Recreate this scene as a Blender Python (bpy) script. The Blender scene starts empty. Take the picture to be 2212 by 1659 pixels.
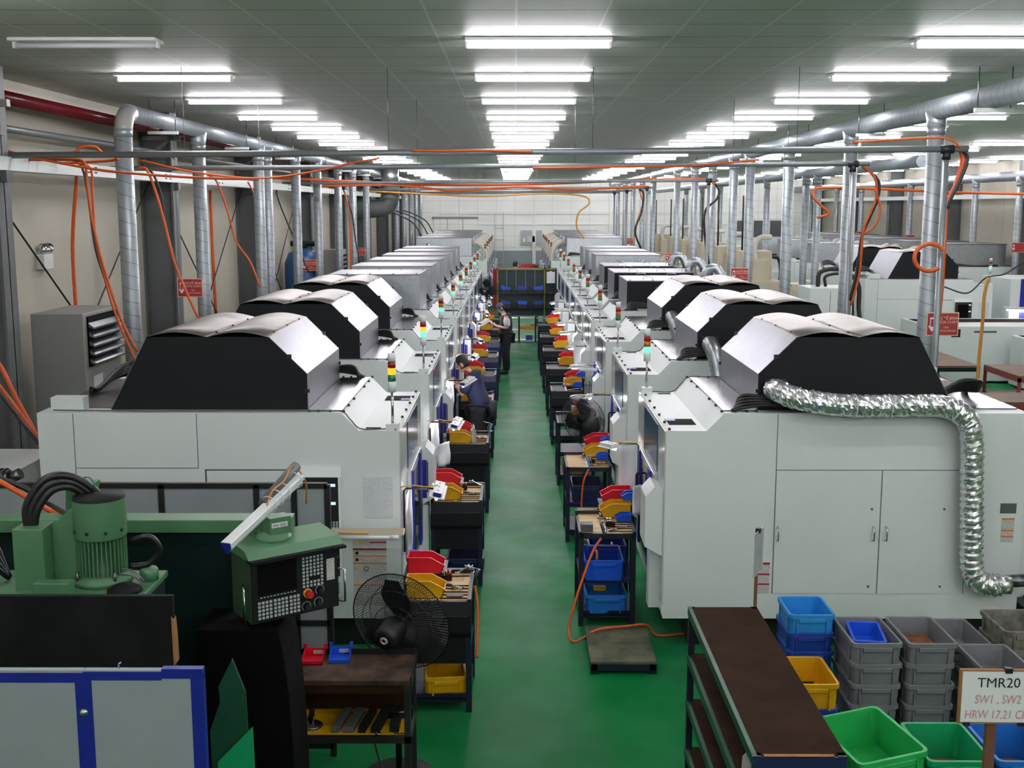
import bpy, bmesh, math, random
from mathutils import Vector, Matrix, Euler
random.seed(7)
S = bpy.context.scene
COL = S.collection
PI = math.pi
D = math.radians

# ---------------------------------------------------------------- camera
CAM_H, PITCH, YAW, FPX = 3.9, D(8.80), D(0.14), 2470.0
cam_data = bpy.data.cameras.new('camera')
cam_data.sensor_fit = 'HORIZONTAL'
cam_data.sensor_width = 36.0
cam_data.lens = 36.0 * FPX / 2212.0
cam_data.clip_end = 300
cam = bpy.data.objects.new('camera', cam_data)
cam.location = (0, 0, CAM_H)
cam.rotation_euler = (PI / 2 - PITCH, 0, YAW)
COL.objects.link(cam)
S.camera = cam

# ---------------------------------------------------------------- exposure, world
S.view_settings.view_transform = 'Standard'
S.view_settings.look = 'None'
S.view_settings.gamma = 1
S.view_settings.use_curve_mapping = False
S.view_settings.exposure = 0.85
LAMP_E = 62.0          # ceiling tube emission strength
TASK_E = 48.0           # small task lamp tube emission strength
S.cycles.max_bounces = 7
S.cycles.diffuse_bounces = 4
S.cycles.glossy_bounces = 4
S.cycles.transparent_max_bounces = 12
S.cycles.sample_clamp_indirect = 6
S.cycles.caustics_reflective = False
S.cycles.caustics_refractive = False
W = bpy.data.worlds.new('world')
S.world = W
W.use_nodes = True
W.node_tree.nodes['Background'].inputs[0].default_value = (0.55, 0.62, 0.6, 1)
W.node_tree.nodes['Background'].inputs[1].default_value = 0.10   # dim ambient fill added all round, with no source in the hall

# ---------------------------------------------------------------- materials
def lin(c):
    return tuple(((v / 255) / 12.92 if v / 255 <= 0.04045 else ((v / 255 + 0.055) / 1.055) ** 2.4) for v in c)
MATS = {}
def nd(nt, t, **k):
    n = nt.nodes.new(t)
    for a, b in k.items(): setattr(n, a, b)
    return n
def mat(name, rgb, rough=0.5, metal=0.0, vary=0.0, scale=6.0, rgb2=None, bump=0.0, bscale=40.0, spec=0.5, emit=0.0, alpha=1.0, stretch=None, trans=0.0):
    m = bpy.data.materials.new(name); m.use_nodes = True
    nt = m.node_tree; b = nt.nodes['Principled BSDF']
    c = lin(rgb)
    b.inputs['Base Color'].default_value = (*c, 1)
    b.inputs['Roughness'].default_value = rough
    b.inputs['Metallic'].default_value = metal
    b.inputs['Specular IOR Level'].default_value = spec
    b.inputs['Alpha'].default_value = alpha
    b.inputs['Transmission Weight'].default_value = trans
    if emit:
        b.inputs['Emission Color'].default_value = (*c, 1)
        b.inputs['Emission Strength'].default_value = emit
    if vary or bump:
        tc = nd(nt, 'ShaderNodeTexCoord'); src = tc.outputs['Object']
        if stretch:
            mp = nd(nt, 'ShaderNodeMapping'); mp.inputs['Scale'].default_value = stretch
            nt.links.new(src, mp.inputs[0]); src = mp.outputs[0]
    if vary:
        n = nd(nt, 'ShaderNodeTexNoise'); n.inputs['Scale'].default_value = scale; n.inputs['Detail'].default_value = 6
        nt.links.new(src, n.inputs['Vector'])
        r = nd(nt, 'ShaderNodeValToRGB')
        r.color_ramp.elements[0].position = 0.35; r.color_ramp.elements[1].position = 0.68
        c2 = lin(rgb2) if rgb2 else tuple(v * (1 - vary) for v in c)
        r.color_ramp.elements[0].color = (*c2, 1); r.color_ramp.elements[1].color = (*c, 1)
        nt.links.new(n.outputs['Fac'], r.inputs[0]); nt.links.new(r.outputs[0], b.inputs['Base Color'])
    if bump:
        n2 = nd(nt, 'ShaderNodeTexNoise'); n2.inputs['Scale'].default_value = bscale
        nt.links.new(src, n2.inputs['Vector'])
        bp = nd(nt, 'ShaderNodeBump'); bp.inputs['Strength'].default_value = bump; bp.inputs['Distance'].default_value = 0.02
        nt.links.new(n2.outputs['Fac'], bp.inputs['Height']); nt.links.new(bp.outputs[0], b.inputs['Normal'])
    MATS[name] = m
    return m
def glow(name, rgb, e):
    m = bpy.data.materials.new(name); m.use_nodes = True
    nt = m.node_tree; nt.nodes.clear()
    o = nd(nt, 'ShaderNodeOutputMaterial'); em = nd(nt, 'ShaderNodeEmission')
    em.inputs[0].default_value = (*lin(rgb), 1); em.inputs[1].default_value = e
    nt.links.new(em.outputs[0], o.inputs[0]); MATS[name] = m
    return m
mat('white', (221, 228, 226), 0.42, vary=0.04, scale=1.5)
mat('white_gloss', (196, 200, 198), 0.22, vary=0.06, scale=2)
mat('dusty_white', (222, 222, 216), 0.5, vary=0.10, scale=60)
mat('grey_paint', (140, 142, 138), 0.5, vary=0.06, scale=3)
mat('grey_dark', (84, 88, 88), 0.55, vary=0.12, scale=3)
mat('column_grey', (92, 96, 96), 0.6, vary=0.12, scale=2)
mat('black_sheet', (17, 20, 23), 0.6, vary=0.1, scale=4, spec=0.25)
mat('black', (20, 21, 23), 0.5)
mat('rubber', (17, 18, 20), 0.42)
mat('void', (5, 5, 6), 0.8, spec=0.1)
mat('brushed', (136, 138, 145), 0.42, metal=0.95, vary=0.10, scale=5, bump=0.02, bscale=400)
mat('dome_steel', (148, 144, 138), 0.44, metal=0.85, vary=0.16, scale=4)
mat('plate_steel', (120, 123, 126), 0.24, metal=0.9, vary=0.2, scale=5)
mat('galv', (178, 184, 188), 0.34, metal=0.9, vary=0.14, scale=14)
mat('pipe_grey', (146, 152, 155), 0.38, metal=0.45, vary=0.12, scale=6)
mat('chrome', (205, 206, 208), 0.16, metal=1.0)
mat('steel_dark', (110, 112, 114), 0.3, metal=0.9)
mat('red_pipe', (104, 20, 30), 0.25)
mat('navy', (22, 30, 74), 0.45, vary=0.2, scale=8)
mat('cart_paint', (19, 25, 46), 0.42, vary=0.25, scale=9)
mat('royal', (34, 40, 140), 0.35)
mat('teal', (22, 82, 112), 0.2, vary=0.25, scale=1.2, rgb2=(24, 52, 98))
mat('glass_dark', (30, 36, 44), 0.08)
mat('white_cloth', (230, 232, 236), 0.8)
mat('white_bag', (214, 216, 214), 0.6, bump=0.5, bscale=16)
mat('wood', (226, 190, 132), 0.55, vary=0.4, scale=3, rgb2=(184, 146, 94), stretch=(1, 6, 1))
mat('wood_dark', (52, 36, 26), 0.75, vary=0.4, scale=5, rgb2=(42, 28, 20), spec=0.03)
mat('plank', (84, 66, 50), 0.65, vary=0.55, scale=7, rgb2=(46, 36, 29), spec=0.15)
mat('table_brown', (112, 88, 70), 0.65, vary=0.25, scale=4)
mat('post_brown', (112, 72, 52), 0.6)
mat('step_top', (96, 96, 74), 0.7, vary=0.5, scale=5, rgb2=(58, 66, 54), spec=0.2)
mat('red_bin', (204, 24, 44), 0.35)
mat('yellow_bin', (224, 168, 14), 0.38, vary=0.15, scale=9)
mat('blue_bin', (26, 84, 204), 0.36)
mat('sky_bin', (42, 142, 214), 0.4, vary=0.12, scale=6)
mat('deep_bin', (26, 64, 158), 0.4, vary=0.15, scale=6)
mat('mid_bin', (30, 108, 190), 0.4)
mat('grey_bin', (116, 119, 122), 0.5, vary=0.12, scale=7)
mat('dirty_bin', (132, 132, 122), 0.55, vary=0.35, scale=11, rgb2=(86, 84, 76))
mat('green_bin', (40, 176, 88), 0.42, vary=0.12, scale=5)
mat('teal_bin', (12, 150, 92), 0.4)
mat('cardboard', (160, 112, 66), 0.8, vary=0.25, scale=12)
mat('rust', (132, 72, 30), 0.6, vary=0.5, scale=16, rgb2=(84, 44, 22))
mat('mill_green', (78, 124, 88), 0.45, vary=0.12, scale=5)
mat('mill_dark', (13, 38, 34), 0.6, vary=0.3, scale=3, spec=0.15)
mat('mill_olive', (50, 70, 48), 0.5)
mat('panel_green', (18, 72, 50), 0.4, vary=0.3, scale=3)
mat('acrylic', (150, 158, 162), 0.5, vary=0.08, scale=3)
mat('board', (150, 160, 164), 0.55, vary=0.06, scale=4)
mat('tape', (22, 34, 140), 0.4, vary=0.15, scale=6)
mat('oily', (24, 28, 25), 0.65, vary=0.5, scale=5, rgb2=(13, 18, 16), spec=0.15)
mat('paper', (232, 234, 236), 0.7)
mat('orange_hose', (226, 98, 30), 0.45, vary=0.3, scale=80)
mat('amber_hose', (200, 140, 60), 0.5)
mat('cable_yellow', (206, 160, 40), 0.5)
mat('flex_alu', (240, 242, 244), 0.24, metal=0.85, vary=0.2, scale=55)
mat('flex_white', (206, 202, 192), 0.5)
mat('sign_red', (164, 44, 54), 0.5)
mat('sign_text', (226, 196, 160), 0.5)
mat('shelf_green', (26, 52, 56), 0.5, vary=0.15, scale=4)
mat('olive_frame', (122, 116, 52), 0.5)
mat('beige', (196, 188, 166), 0.5, vary=0.08, scale=3)
mat('skin', (206, 156, 130), 0.55)
mat('cap_grey', (82, 92, 106), 0.7)
mat('vest', (32, 31, 42), 0.8, vary=0.2, scale=14)
mat('trousers', (24, 25, 33), 0.8, vary=0.2, scale=10)
mat('shirt', (198, 200, 198), 0.8)
mat('mask_blue', (112, 186, 204), 0.7)
mat('hair', (20, 18, 18), 0.6)
mat('navy_cloth', (38, 42, 78), 0.8, vary=0.15, scale=12)
mat('red_cloth', (172, 28, 46), 0.8)
mat('air_blue', (110, 158, 200), 0.4)
mat('lens_red', (140, 26, 24), 0.3)
mat('lens_amber', (190, 100, 18), 0.3)
mat('lens_green', (18, 120, 74), 0.3)
mat('button_red', (196, 32, 30), 0.35)
mat('button_amber', (214, 150, 60), 0.4)
mat('button_yellow', (232, 190, 30), 0.4)
mat('key', (176, 180, 182), 0.5)
mat('ochre', (150, 124, 26), 0.6)
mat('tank_blue', (24, 78, 128), 0.35)
mat('red_frame', (140, 52, 48), 0.5)
mat('led_white', (236, 238, 240), 0.4)
mat('warn_orange', (214, 128, 50), 0.6)
mat('warn_red', (160, 30, 44), 0.6)
mat('plastic_bag', (188, 192, 194), 0.2, bump=0.6, bscale=18, alpha=0.75)
mat('clear', (214, 222, 222), 0.15, alpha=0.35)
mat('bottle_clear', (210, 216, 216), 0.1, alpha=0.45)
mat('copper', (186, 128, 100), 0.3, metal=0.9)
glow('lit_tube', (255, 250, 255), LAMP_E)
glow('lit_task', (255, 252, 255), TASK_E)
glow('lit_amber', (255, 172, 46), 1.0)
glow('lit_red', (255, 90, 20), .6)
glow('lit_green', (104, 255, 186), 1.0)
glow('lit_screen', (190, 214, 240), .8)
glow('lit_led', (60, 240, 120), .9)
def duct_material():
    m = mat('duct', (162, 170, 174), 0.45, metal=0.55, vary=0.10, scale=9)
    nt = m.node_tree; b = nt.nodes['Principled BSDF']
    tc = nd(nt, 'ShaderNodeTexCoord'); sx = nd(nt, 'ShaderNodeSeparateXYZ'); nt.links.new(tc.outputs['Object'], sx.inputs[0])
    def mm(op, a, b_=None):
        n = nd(nt, 'ShaderNodeMath', operation=op)
        for i, v in enumerate((a, b_)):
            if v is None: continue
            if isinstance(v, (int, float)): n.inputs[i].default_value = v
            else: nt.links.new(v, n.inputs[i])
        return n.outputs[0]
    ang = mm('DIVIDE', mm('ARCTAN2', sx.outputs[1], sx.outputs[0]), 2 * PI)
    f = mm('FRACT', mm('ADD', ang, mm('DIVIDE', sx.outputs[2], 0.16)))
    line = mm('LESS_THAN', f, 0.045)
    old = b.inputs['Base Color'].links[0].from_socket
    mx = nd(nt, 'ShaderNodeMix', data_type='RGBA')
    nt.links.new(line, mx.inputs['Factor']); nt.links.new(old, mx.inputs[6]); mx.inputs[7].default_value = (*lin((98, 106, 112)), 1)
    nt.links.new(mx.outputs[2], b.inputs['Base Color'])
duct_material()
def printed(name, ink, paper, bw, bh, rough=0.7):
    # a printed sheet: rows of short dark strokes on paper
    m = mat(name, paper, rough)
    nt = m.node_tree; b = nt.nodes['Principled BSDF']
    tc = nd(nt, 'ShaderNodeTexCoord')
    sp_ = nd(nt, 'ShaderNodeSeparateXYZ'); cb = nd(nt, 'ShaderNodeCombineXYZ')
    nt.links.new(tc.outputs['Object'], sp_.inputs[0])
    ad = nd(nt, 'ShaderNodeMath', operation='ADD')
    nt.links.new(sp_.outputs[0], ad.inputs[0]); nt.links.new(sp_.outputs[1], ad.inputs[1])
    nt.links.new(ad.outputs[0], cb.inputs[0]); nt.links.new(sp_.outputs[2], cb.inputs[1])
    br = nd(nt, 'ShaderNodeTexBrick'); nt.links.new(cb.outputs[0], br.inputs['Vector'])
    br.inputs['Color1'].default_value = (*lin(ink), 1); br.inputs['Color2'].default_value = (*lin(paper), 1)
    br.inputs['Mortar'].default_value = (*lin(paper), 1)
    br.inputs['Scale'].default_value = 1.0; br.inputs['Mortar Size'].default_value = bh * 0.33
    br.inputs['Brick Width'].default_value = bw; br.inputs['Row Height'].default_value = bh
    nt.links.new(br.outputs[0], b.inputs['Base Color'])
mat('faded_ink', (208, 142, 150), .8)
printed('print_page', (168, 174, 180), (208, 213, 217), 0.026, 0.0125)
printed('print_warn', (120, 120, 122), (196, 196, 192), 0.022, 0.013)
printed('print_far', (150, 156, 160), (212, 214, 214), 0.05, 0.03)

# ---------------------------------------------------------------- mesh helpers
class MB:
    def __init__(s): s.v, s.f, s.s = [], [], []
    def add(s, vs, fs, sm=False):
        n = len(s.v); s.v += [tuple(p) for p in vs]
        s.f += [tuple(i + n for i in f) for f in fs]; s.s += [sm] * len(fs)
        return s
    def box(s, x0, x1, y0, y1, z0, z1):
        return s.add([(x0, y0, z0), (x1, y0, z0), (x1, y1, z0), (x0, y1, z0), (x0, y0, z1), (x1, y0, z1), (x1, y1, z1), (x0, y1, z1)],
                     [(3, 2, 1, 0), (4, 5, 6, 7), (0, 1, 5, 4), (1, 2, 6, 5), (2, 3, 7, 6), (3, 0, 4, 7)])
    def prism(s, pts, ax, a0, a1):
        def P(p, a): return (a, p[0], p[1]) if ax == 'x' else ((p[0], a, p[1]) if ax == 'y' else (p[0], p[1], a))
        n = len(pts)
        fs = [tuple(range(n)), tuple(range(2 * n - 1, n - 1, -1))] + [(i, (i + 1) % n, n + (i + 1) % n, n + i) for i in range(n)]
        return s.add([P(p, a0) for p in pts] + [P(p, a1) for p in pts], fs)
    def tube(s, path, r, n=8, closed=False, caps=True):
        path = [Vector(p) for p in path]; m = len(path)
        rs = r if isinstance(r, (list, tuple)) else [r] * m
        T = []
        for i in range(m):
            a = path[(i - 1) % m] if (closed or i) else path[0]
            b = path[(i + 1) % m] if (closed or i < m - 1) else path[-1]
            d = (b - a); T.append(d.normalized() if d.length > 1e-9 else Vector((0, 0, 1)))
        u = T[0].orthogonal().normalized(); vs = []
        for i in range(m):
            u = (u - T[i] * u.dot(T[i])); u = u.normalized() if u.length > 1e-6 else T[i].orthogonal().normalized()
            w = T[i].cross(u)
            for k in range(n):
                a = 2 * PI * k / n; vs.append(path[i] + (u * math.cos(a) + w * math.sin(a)) * rs[i])
        fs = []
        for i in range(m if closed else m - 1):
            j = (i + 1) % m
            fs += [(i * n + k, i * n + (k + 1) % n, j * n + (k + 1) % n, j * n + k) for k in range(n)]
        s.add(vs, fs, True)
        if caps and not closed:
            q = len(s.v) - m * n
            s.f += [tuple(q + k for k in range(n - 1, -1, -1)), tuple(q + (m - 1) * n + k for k in range(n))]; s.s += [False, False]
        return s
    def cyl(s, p0, p1, r, n=16, r2=None): return s.tube([p0, p1], [r, r if r2 is None else r2], n)
    def rev(s, prof, c=(0, 0, 0), n=20, arc=1.0):
        m = len(prof); vs = []; kn = n if arc >= 1 else n + 1
        for k in range(kn):
            a = 2 * PI * arc * k / n
            vs += [(c[0] + r * math.cos(a), c[1] + r * math.sin(a), c[2] + z) for r, z in prof]
        fs = []
        for k in range(n):
            k2 = (k + 1) % kn
            fs += [(k * m + i, k2 * m + i, k2 * m + i + 1, k * m + i + 1) for i in range(m - 1)]
        return s.add(vs, fs, True)
    def loft(s, loops, cap0=True, cap1=True, sm=False):
        n = len(loops[0]); m = len(loops); vs = [p for l in loops for p in l]
        fs = [(i * n + k, i * n + (k + 1) % n, (i + 1) * n + (k + 1) % n, (i + 1) * n + k) for i in range(m - 1) for k in range(n)]
        if cap0: fs.append(tuple(range(n - 1, -1, -1)))
        if cap1: fs.append(tuple((m - 1) * n + k for k in range(n)))
        return s.add(vs, fs, sm)
    def ball(s, c, r, n=10, sz=1.0):
        return s.rev([(max(1e-4, r * math.sin(PI * i / n)), -r * sz * math.cos(PI * i / n)) for i in range(n + 1)], c, n * 2)
    def move(s, M, start=0):
        s.v[start:] = [tuple(M @ Vector(p)) for p in s.v[start:]]
        return s
    def mark(s): return len(s.v)
KIDMAP = {}
def link(ob, parent=None):
    COL.objects.link(ob)
    if parent is not None:
        ob.parent = parent; KIDMAP.setdefault(parent.name, []).append(ob)
    return ob
def build(name, mb, m, parent=None, bev=0.0, label=None, seg=2):
    me = bpy.data.meshes.new(name); me.from_pydata(mb.v, [], mb.f)
    me.polygons.foreach_set('use_smooth', mb.s); me.update()
    bm = bmesh.new(); bm.from_mesh(me); bmesh.ops.recalc_face_normals(bm, faces=bm.faces); bm.to_mesh(me); bm.free()
    me.materials.append(MATS[m] if isinstance(m, str) else m)
    o = bpy.data.objects.new(name, me); link(o, parent)
    if bev:
        b = o.modifiers.new('bevel', 'BEVEL'); b.width = bev; b.segments = seg; b.limit_method = 'ANGLE'; b.angle_limit = D(40); b.harden_normals = False
    if label: o['label'] = label
    return o
def tag(o, label, cat, group=None, kind=None):
    o['label'] = label; o['category'] = cat
    if group: o['group'] = group
    if kind: o['kind'] = kind
    return o
def thing(name, label, cat, loc=(0, 0, 0), rz=0.0, group=None, rot=None):
    o = bpy.data.objects.new(name, None); o.empty_display_size = 0.1
    o.location = loc; o.rotation_euler = rot if rot else (0, 0, rz); link(o)
    return tag(o, label, cat, group)
def solo(name, mb, m, label, cat, group=None, bev=0.0, loc=None, rot=None):
    o = build(name, mb, m, None, bev); tag(o, label, cat, group)
    if loc is not None: o.location = loc
    if rot is not None: o.rotation_euler = rot
    return o
def struct(name, mb, m, parent=None):
    o = build(name, mb, m, parent); o['kind'] = 'structure'; return o
def copy_tree(o, parent=None, skip=()):
    kids = [c for c in KIDS(o)]
    c = link(o.copy(), parent)
    for ch in kids:
        if ch.name.split('.')[0] in skip: continue
        copy_tree(ch, c, skip)
    return c
def KIDS(o): return list(KIDMAP.get(o.name, []))
def dup(o, label, loc, rz=None, group=None, skip=(), rot=None):
    c = copy_tree(o, None, skip); c['label'] = label; c.location = loc
    if rz is not None: c.rotation_euler = (0, 0, rz)
    if rot is not None: c.rotation_euler = rot
    if group: c['group'] = group
    return c
def find(o, name):
    for c in KIDS(o):
        if c.name.split('.')[0] == name: return c
        r = find(c, name)
        if r: return r
def finds(o, name):
    out = []
    for c in KIDS(o):
        if c.name.split('.')[0] == name: out.append(c)
        out += finds(c, name)
    return out
def remat(o, m):
    s_ = o.material_slots[0]; s_.link = 'OBJECT'; s_.material = MATS[m]
def sp(pts, k=6):
    P = [Vector(p) for p in pts]; P = [P[0] * 2 - P[1]] + P + [P[-1] * 2 - P[-2]]; out = []
    for i in range(1, len(P) - 2):
        for j in range(k):
            t = j / k; a, b, c, d = P[i - 1], P[i], P[i + 1], P[i + 2]
            out.append(0.5 * ((2 * b) + (c - a) * t + (2 * a - 5 * b + 4 * c - d) * t * t + (3 * b - a - 3 * c + d) * t ** 3))
    return out + [P[-2]]
def rrect(w, d, r, z, n=4):
    out = []
    for cx, cy, a0 in ((w / 2 - r, d / 2 - r, 0), (-w / 2 + r, d / 2 - r, 90), (-w / 2 + r, -d / 2 + r, 180), (w / 2 - r, -d / 2 + r, 270)):
        out += [(cx + r * math.cos(D(a0 + 90 * i / n)), cy + r * math.sin(D(a0 + 90 * i / n)), z) for i in range(n + 1)]
    return out
def words(txt, size, m, parent=None, loc=(0, 0, 0), rot=(PI / 2, 0, 0), name='lettering', align='CENTER', bold=0.0, shear=0.0):
    cu = bpy.data.curves.new('txt', 'FONT'); cu.body = txt; cu.size = size; cu.align_x = align; cu.offset = bold; cu.shear = shear; cu.resolution_u = 3
    t = bpy.data.objects.new('txt', cu); COL.objects.link(t); bpy.context.view_layer.update()
    me = bpy.data.meshes.new_from_object(t.evaluated_get(bpy.context.evaluated_depsgraph_get()))
    bpy.data.objects.remove(t); me.materials.clear(); me.materials.append(MATS[m]); me.name = name
    o = bpy.data.objects.new(name, me); o.location = loc; o.rotation_euler = rot
    return link(o, parent)
ORD = ['first', 'second', 'third', 'fourth', 'fifth', 'sixth', 'seventh', 'eighth', 'ninth', 'tenth', 'eleventh', 'twelfth', 'thirteenth', 'fourteenth', 'fifteenth', 'sixteenth', 'seventeenth', 'eighteenth', 'nineteenth', 'twentieth']
def ordn(n): return ORD[n] if n < 20 else 'twenty-' + ORD[n - 20]
# ---------------------------------------------------------------- the hall
XL, XR, YB, ZC, YF = -5.7, 15.2, 60.0, 5.31, -9.0
def floor_mat():
    m = mat('floor_epoxy', (22, 122, 66), 0.30, spec=0.02)
    nt = m.node_tree; b = nt.nodes['Principled BSDF']
    tc = nd(nt, 'ShaderNodeTexCoord')
    n1 = nd(nt, 'ShaderNodeTexNoise'); n1.inputs['Scale'].default_value = 0.7; n1.inputs['Detail'].default_value = 5
    n2 = nd(nt, 'ShaderNodeTexNoise'); n2.inputs['Scale'].default_value = 1.6; n2.inputs['Detail'].default_value = 8
    for n in (n1, n2): nt.links.new(tc.outputs['Object'], n.inputs['Vector'])
    r = nd(nt, 'ShaderNodeValToRGB'); e = r.color_ramp.elements
    e[0].position = 0.3; e[0].color = (*lin((4, 92, 44)), 1); e[1].position = 0.75; e[1].color = (*lin((8, 110, 54)), 1)
    nt.links.new(n1.outputs['Fac'], r.inputs[0])
    r2 = nd(nt, 'ShaderNodeValToRGB'); e = r2.color_ramp.elements       # scuffed wear, mixed with painted-in floor glare
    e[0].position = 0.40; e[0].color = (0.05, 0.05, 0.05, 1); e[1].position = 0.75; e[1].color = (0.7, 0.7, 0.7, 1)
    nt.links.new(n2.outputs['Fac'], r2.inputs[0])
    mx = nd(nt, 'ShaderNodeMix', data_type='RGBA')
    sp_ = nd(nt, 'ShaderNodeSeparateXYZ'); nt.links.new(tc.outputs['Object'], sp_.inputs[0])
    wr = nd(nt, 'ShaderNodeMapRange'); wr.inputs['From Min'].default_value = 9.0; wr.inputs['From Max'].default_value = 12.5; wr.inputs['To Min'].default_value = 0.2; wr.inputs['To Max'].default_value = 1.0  # patches strengthen with distance: traffic wear plus floor reflection put into the colour
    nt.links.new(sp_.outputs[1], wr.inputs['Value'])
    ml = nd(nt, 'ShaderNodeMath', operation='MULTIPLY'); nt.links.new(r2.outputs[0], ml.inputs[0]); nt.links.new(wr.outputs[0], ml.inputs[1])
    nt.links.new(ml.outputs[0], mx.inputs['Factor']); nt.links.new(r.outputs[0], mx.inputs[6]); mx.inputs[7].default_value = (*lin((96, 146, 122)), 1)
    nt.links.new(mx.outputs[2], b.inputs['Base Color'])
    mr = nd(nt, 'ShaderNodeMapRange'); mr.inputs['To Min'].default_value = 0.26; mr.inputs['To Max'].default_value = 0.5
    nt.links.new(n1.outputs['Fac'], mr.inputs['Value']); nt.links.new(mr.outputs[0], b.inputs['Roughness'])
    bp = nd(nt, 'ShaderNodeBump'); bp.inputs['Strength'].default_value = 0.05; nt.links.new(n2.outputs['Fac'], bp.inputs['Height'])
    nt.links.new(bp.outputs[0], b.inputs['Normal'])
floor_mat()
def grid_mat(name, base, line, sx, sy, t, rough, axes, mott=0.06, bar=None):
    # flat panels separated by thin joint lines, every sx / sy metres
    m = mat(name, base, rough, vary=mott, scale=0.8, spec=0.25)
    nt = m.node_tree; b = nt.nodes['Principled BSDF']
    tc = nd(nt, 'ShaderNodeTexCoord'); sep = nd(nt, 'ShaderNodeSeparateXYZ'); nt.links.new(tc.outputs['Object'], sep.inputs[0])
    outs = []
    for ax, pitch in zip(axes, (sx, sy)):
        d = nd(nt, 'ShaderNodeMath', operation='DIVIDE'); d.inputs[1].default_value = pitch; nt.links.new(sep.outputs[ax], d.inputs[0])
        f = nd(nt, 'ShaderNodeMath', operation='FRACT'); nt.links.new(d.outputs[0], f.inputs[0])
        l = nd(nt, 'ShaderNodeMath', operation='LESS_THAN'); l.inputs[1].default_value = t / pitch; nt.links.new(f.outputs[0], l.inputs[0])
        outs.append(l.outputs[0])
    mxm = nd(nt, 'ShaderNodeMath', operation='MAXIMUM'); nt.links.new(outs[0], mxm.inputs[0]); nt.links.new(outs[1], mxm.inputs[1])
    old = b.inputs['Base Color'].links[0].from_socket
    mx = nd(nt, 'ShaderNodeMix', data_type='RGBA'); nt.links.new(mxm.outputs[0], mx.inputs['Factor'])
    nt.links.new(old, mx.inputs[6]); mx.inputs[7].default_value = (*lin(line), 1); nt.links.new(mx.outputs[2], b.inputs['Base Color'])
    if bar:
        m2 = nd(nt, 'ShaderNodeMix', data_type='RGBA'); nt.links.new(outs[0], m2.inputs['Factor'])  # lengthwise metal bars, their glint put into a paler colour
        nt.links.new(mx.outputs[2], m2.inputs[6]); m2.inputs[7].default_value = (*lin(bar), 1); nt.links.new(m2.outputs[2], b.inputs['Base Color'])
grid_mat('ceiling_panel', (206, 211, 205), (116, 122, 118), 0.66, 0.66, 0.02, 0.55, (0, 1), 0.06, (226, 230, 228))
grid_mat('wall_cladding', (196, 192, 176), (158, 154, 142), 6.0, 60, 0.03, 0.6, (1, 2), 0.10)
grid_mat('wall_back_panel', (245, 246, 241), (212, 214, 208), 0.97, 0.6, 0.02, 0.45, (0, 2), 0.05)
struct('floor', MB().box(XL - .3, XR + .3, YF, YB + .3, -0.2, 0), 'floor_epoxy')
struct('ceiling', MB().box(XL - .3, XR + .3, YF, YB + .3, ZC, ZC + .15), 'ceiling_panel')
struct('wall_left', MB().box(XL - .2, XL, YF, YB, 0, ZC), 'wall_cladding')
struct('wall_right', MB().box(XR, XR + .2, YF, YB, 0, ZC), 'wall_cladding')
struct('wall_front', MB().box(XL - .2, XR + .2, YF - .2, YF, 0, ZC), 'wall_cladding')
struct('wall_back', MB().box(XL - .2, XR + .2, YB, YB + .2, 0, ZC), 'wall_back_panel')
# back wall relief: posts, rails, lower bluish skirt, the sliding door on the left
for i, x in enumerate((-3.0, 1.0, 5.0, 9.0)):
    struct('trim_%d' % (i + 1), MB().box(x - .09, x + .09, YB - .12, YB, 0, ZC), 'wall_back_panel')
for i, z in enumerate((3.0, 3.55)):
    struct('trim_%d' % (i + 5), MB().box(-4, 11, YB - .05, YB, z - .025, z + .025), 'white')
struct('baseboard_back', MB().box(-4, 11, YB - .07, YB, 0, 1.65), 'acrylic')
dr = struct('door_1', MB().box(-4.2, -1.95, YB - .1, YB, 0, 3.3), 'wall_back_panel')
build('door_frame', MB().box(-4.3, -1.9, YB - .16, YB - .1, 3.3, 3.4), 'grey_paint', dr)
for x in (-3.5, -2.7): build('panel_seam', MB().box(x - .015, x + .015, YB - .112, YB - .1, 0, 3.3), 'grey_paint', dr)
w1 = struct('window_1', MB().box(11.4, 14.2, YB - .06, YB, 2.25, 3.3), 'white')
for x0, x1 in ((11.5, 12.25), (12.4, 13.1), (13.25, 14.1)): build('pane', MB().box(x0, x1, YB - .08, YB - .055, 2.35, 3.2), 'grey_dark', w1)
# columns along both side walls
for i in range(8):
    for side in (-1, 1):
        y = 11.65 + 5.97 * i if side < 0 else 15.8 + 5.9 * i
        x = XL if side < 0 else XR
        x2 = x + (.55 if side > 0 else .5) * (1 if side < 0 else -1)
        mb = MB()
        a, b_ = min(x, x2), max(x, x2)
        mb.box(a, b_, y + .14, y + .16, 0, ZC)
        mb.box(a, a + .03, y, y + .3, 0, ZC); mb.box(b_ - .03, b_, y, y + .3, 0, ZC)
        struct('column_%s_%d' % ('left' if side < 0 else 'right', i + 1), mb, 'column_grey')
# crossed brace rods on the left wall
for i in range(3):
    y0, y1 = 12.0 + 5.97 * i, 17.6 + 5.97 * i
    mb = MB().tube([(XL + .12, y0, 4.3), (XL + .12, y1, .4)], .012, 6).tube([(XL + .16, y0, .4), (XL + .16, y1, 4.3)], .012, 6)
    struct('trim_%d' % (10 + i), mb, 'black')
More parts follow.
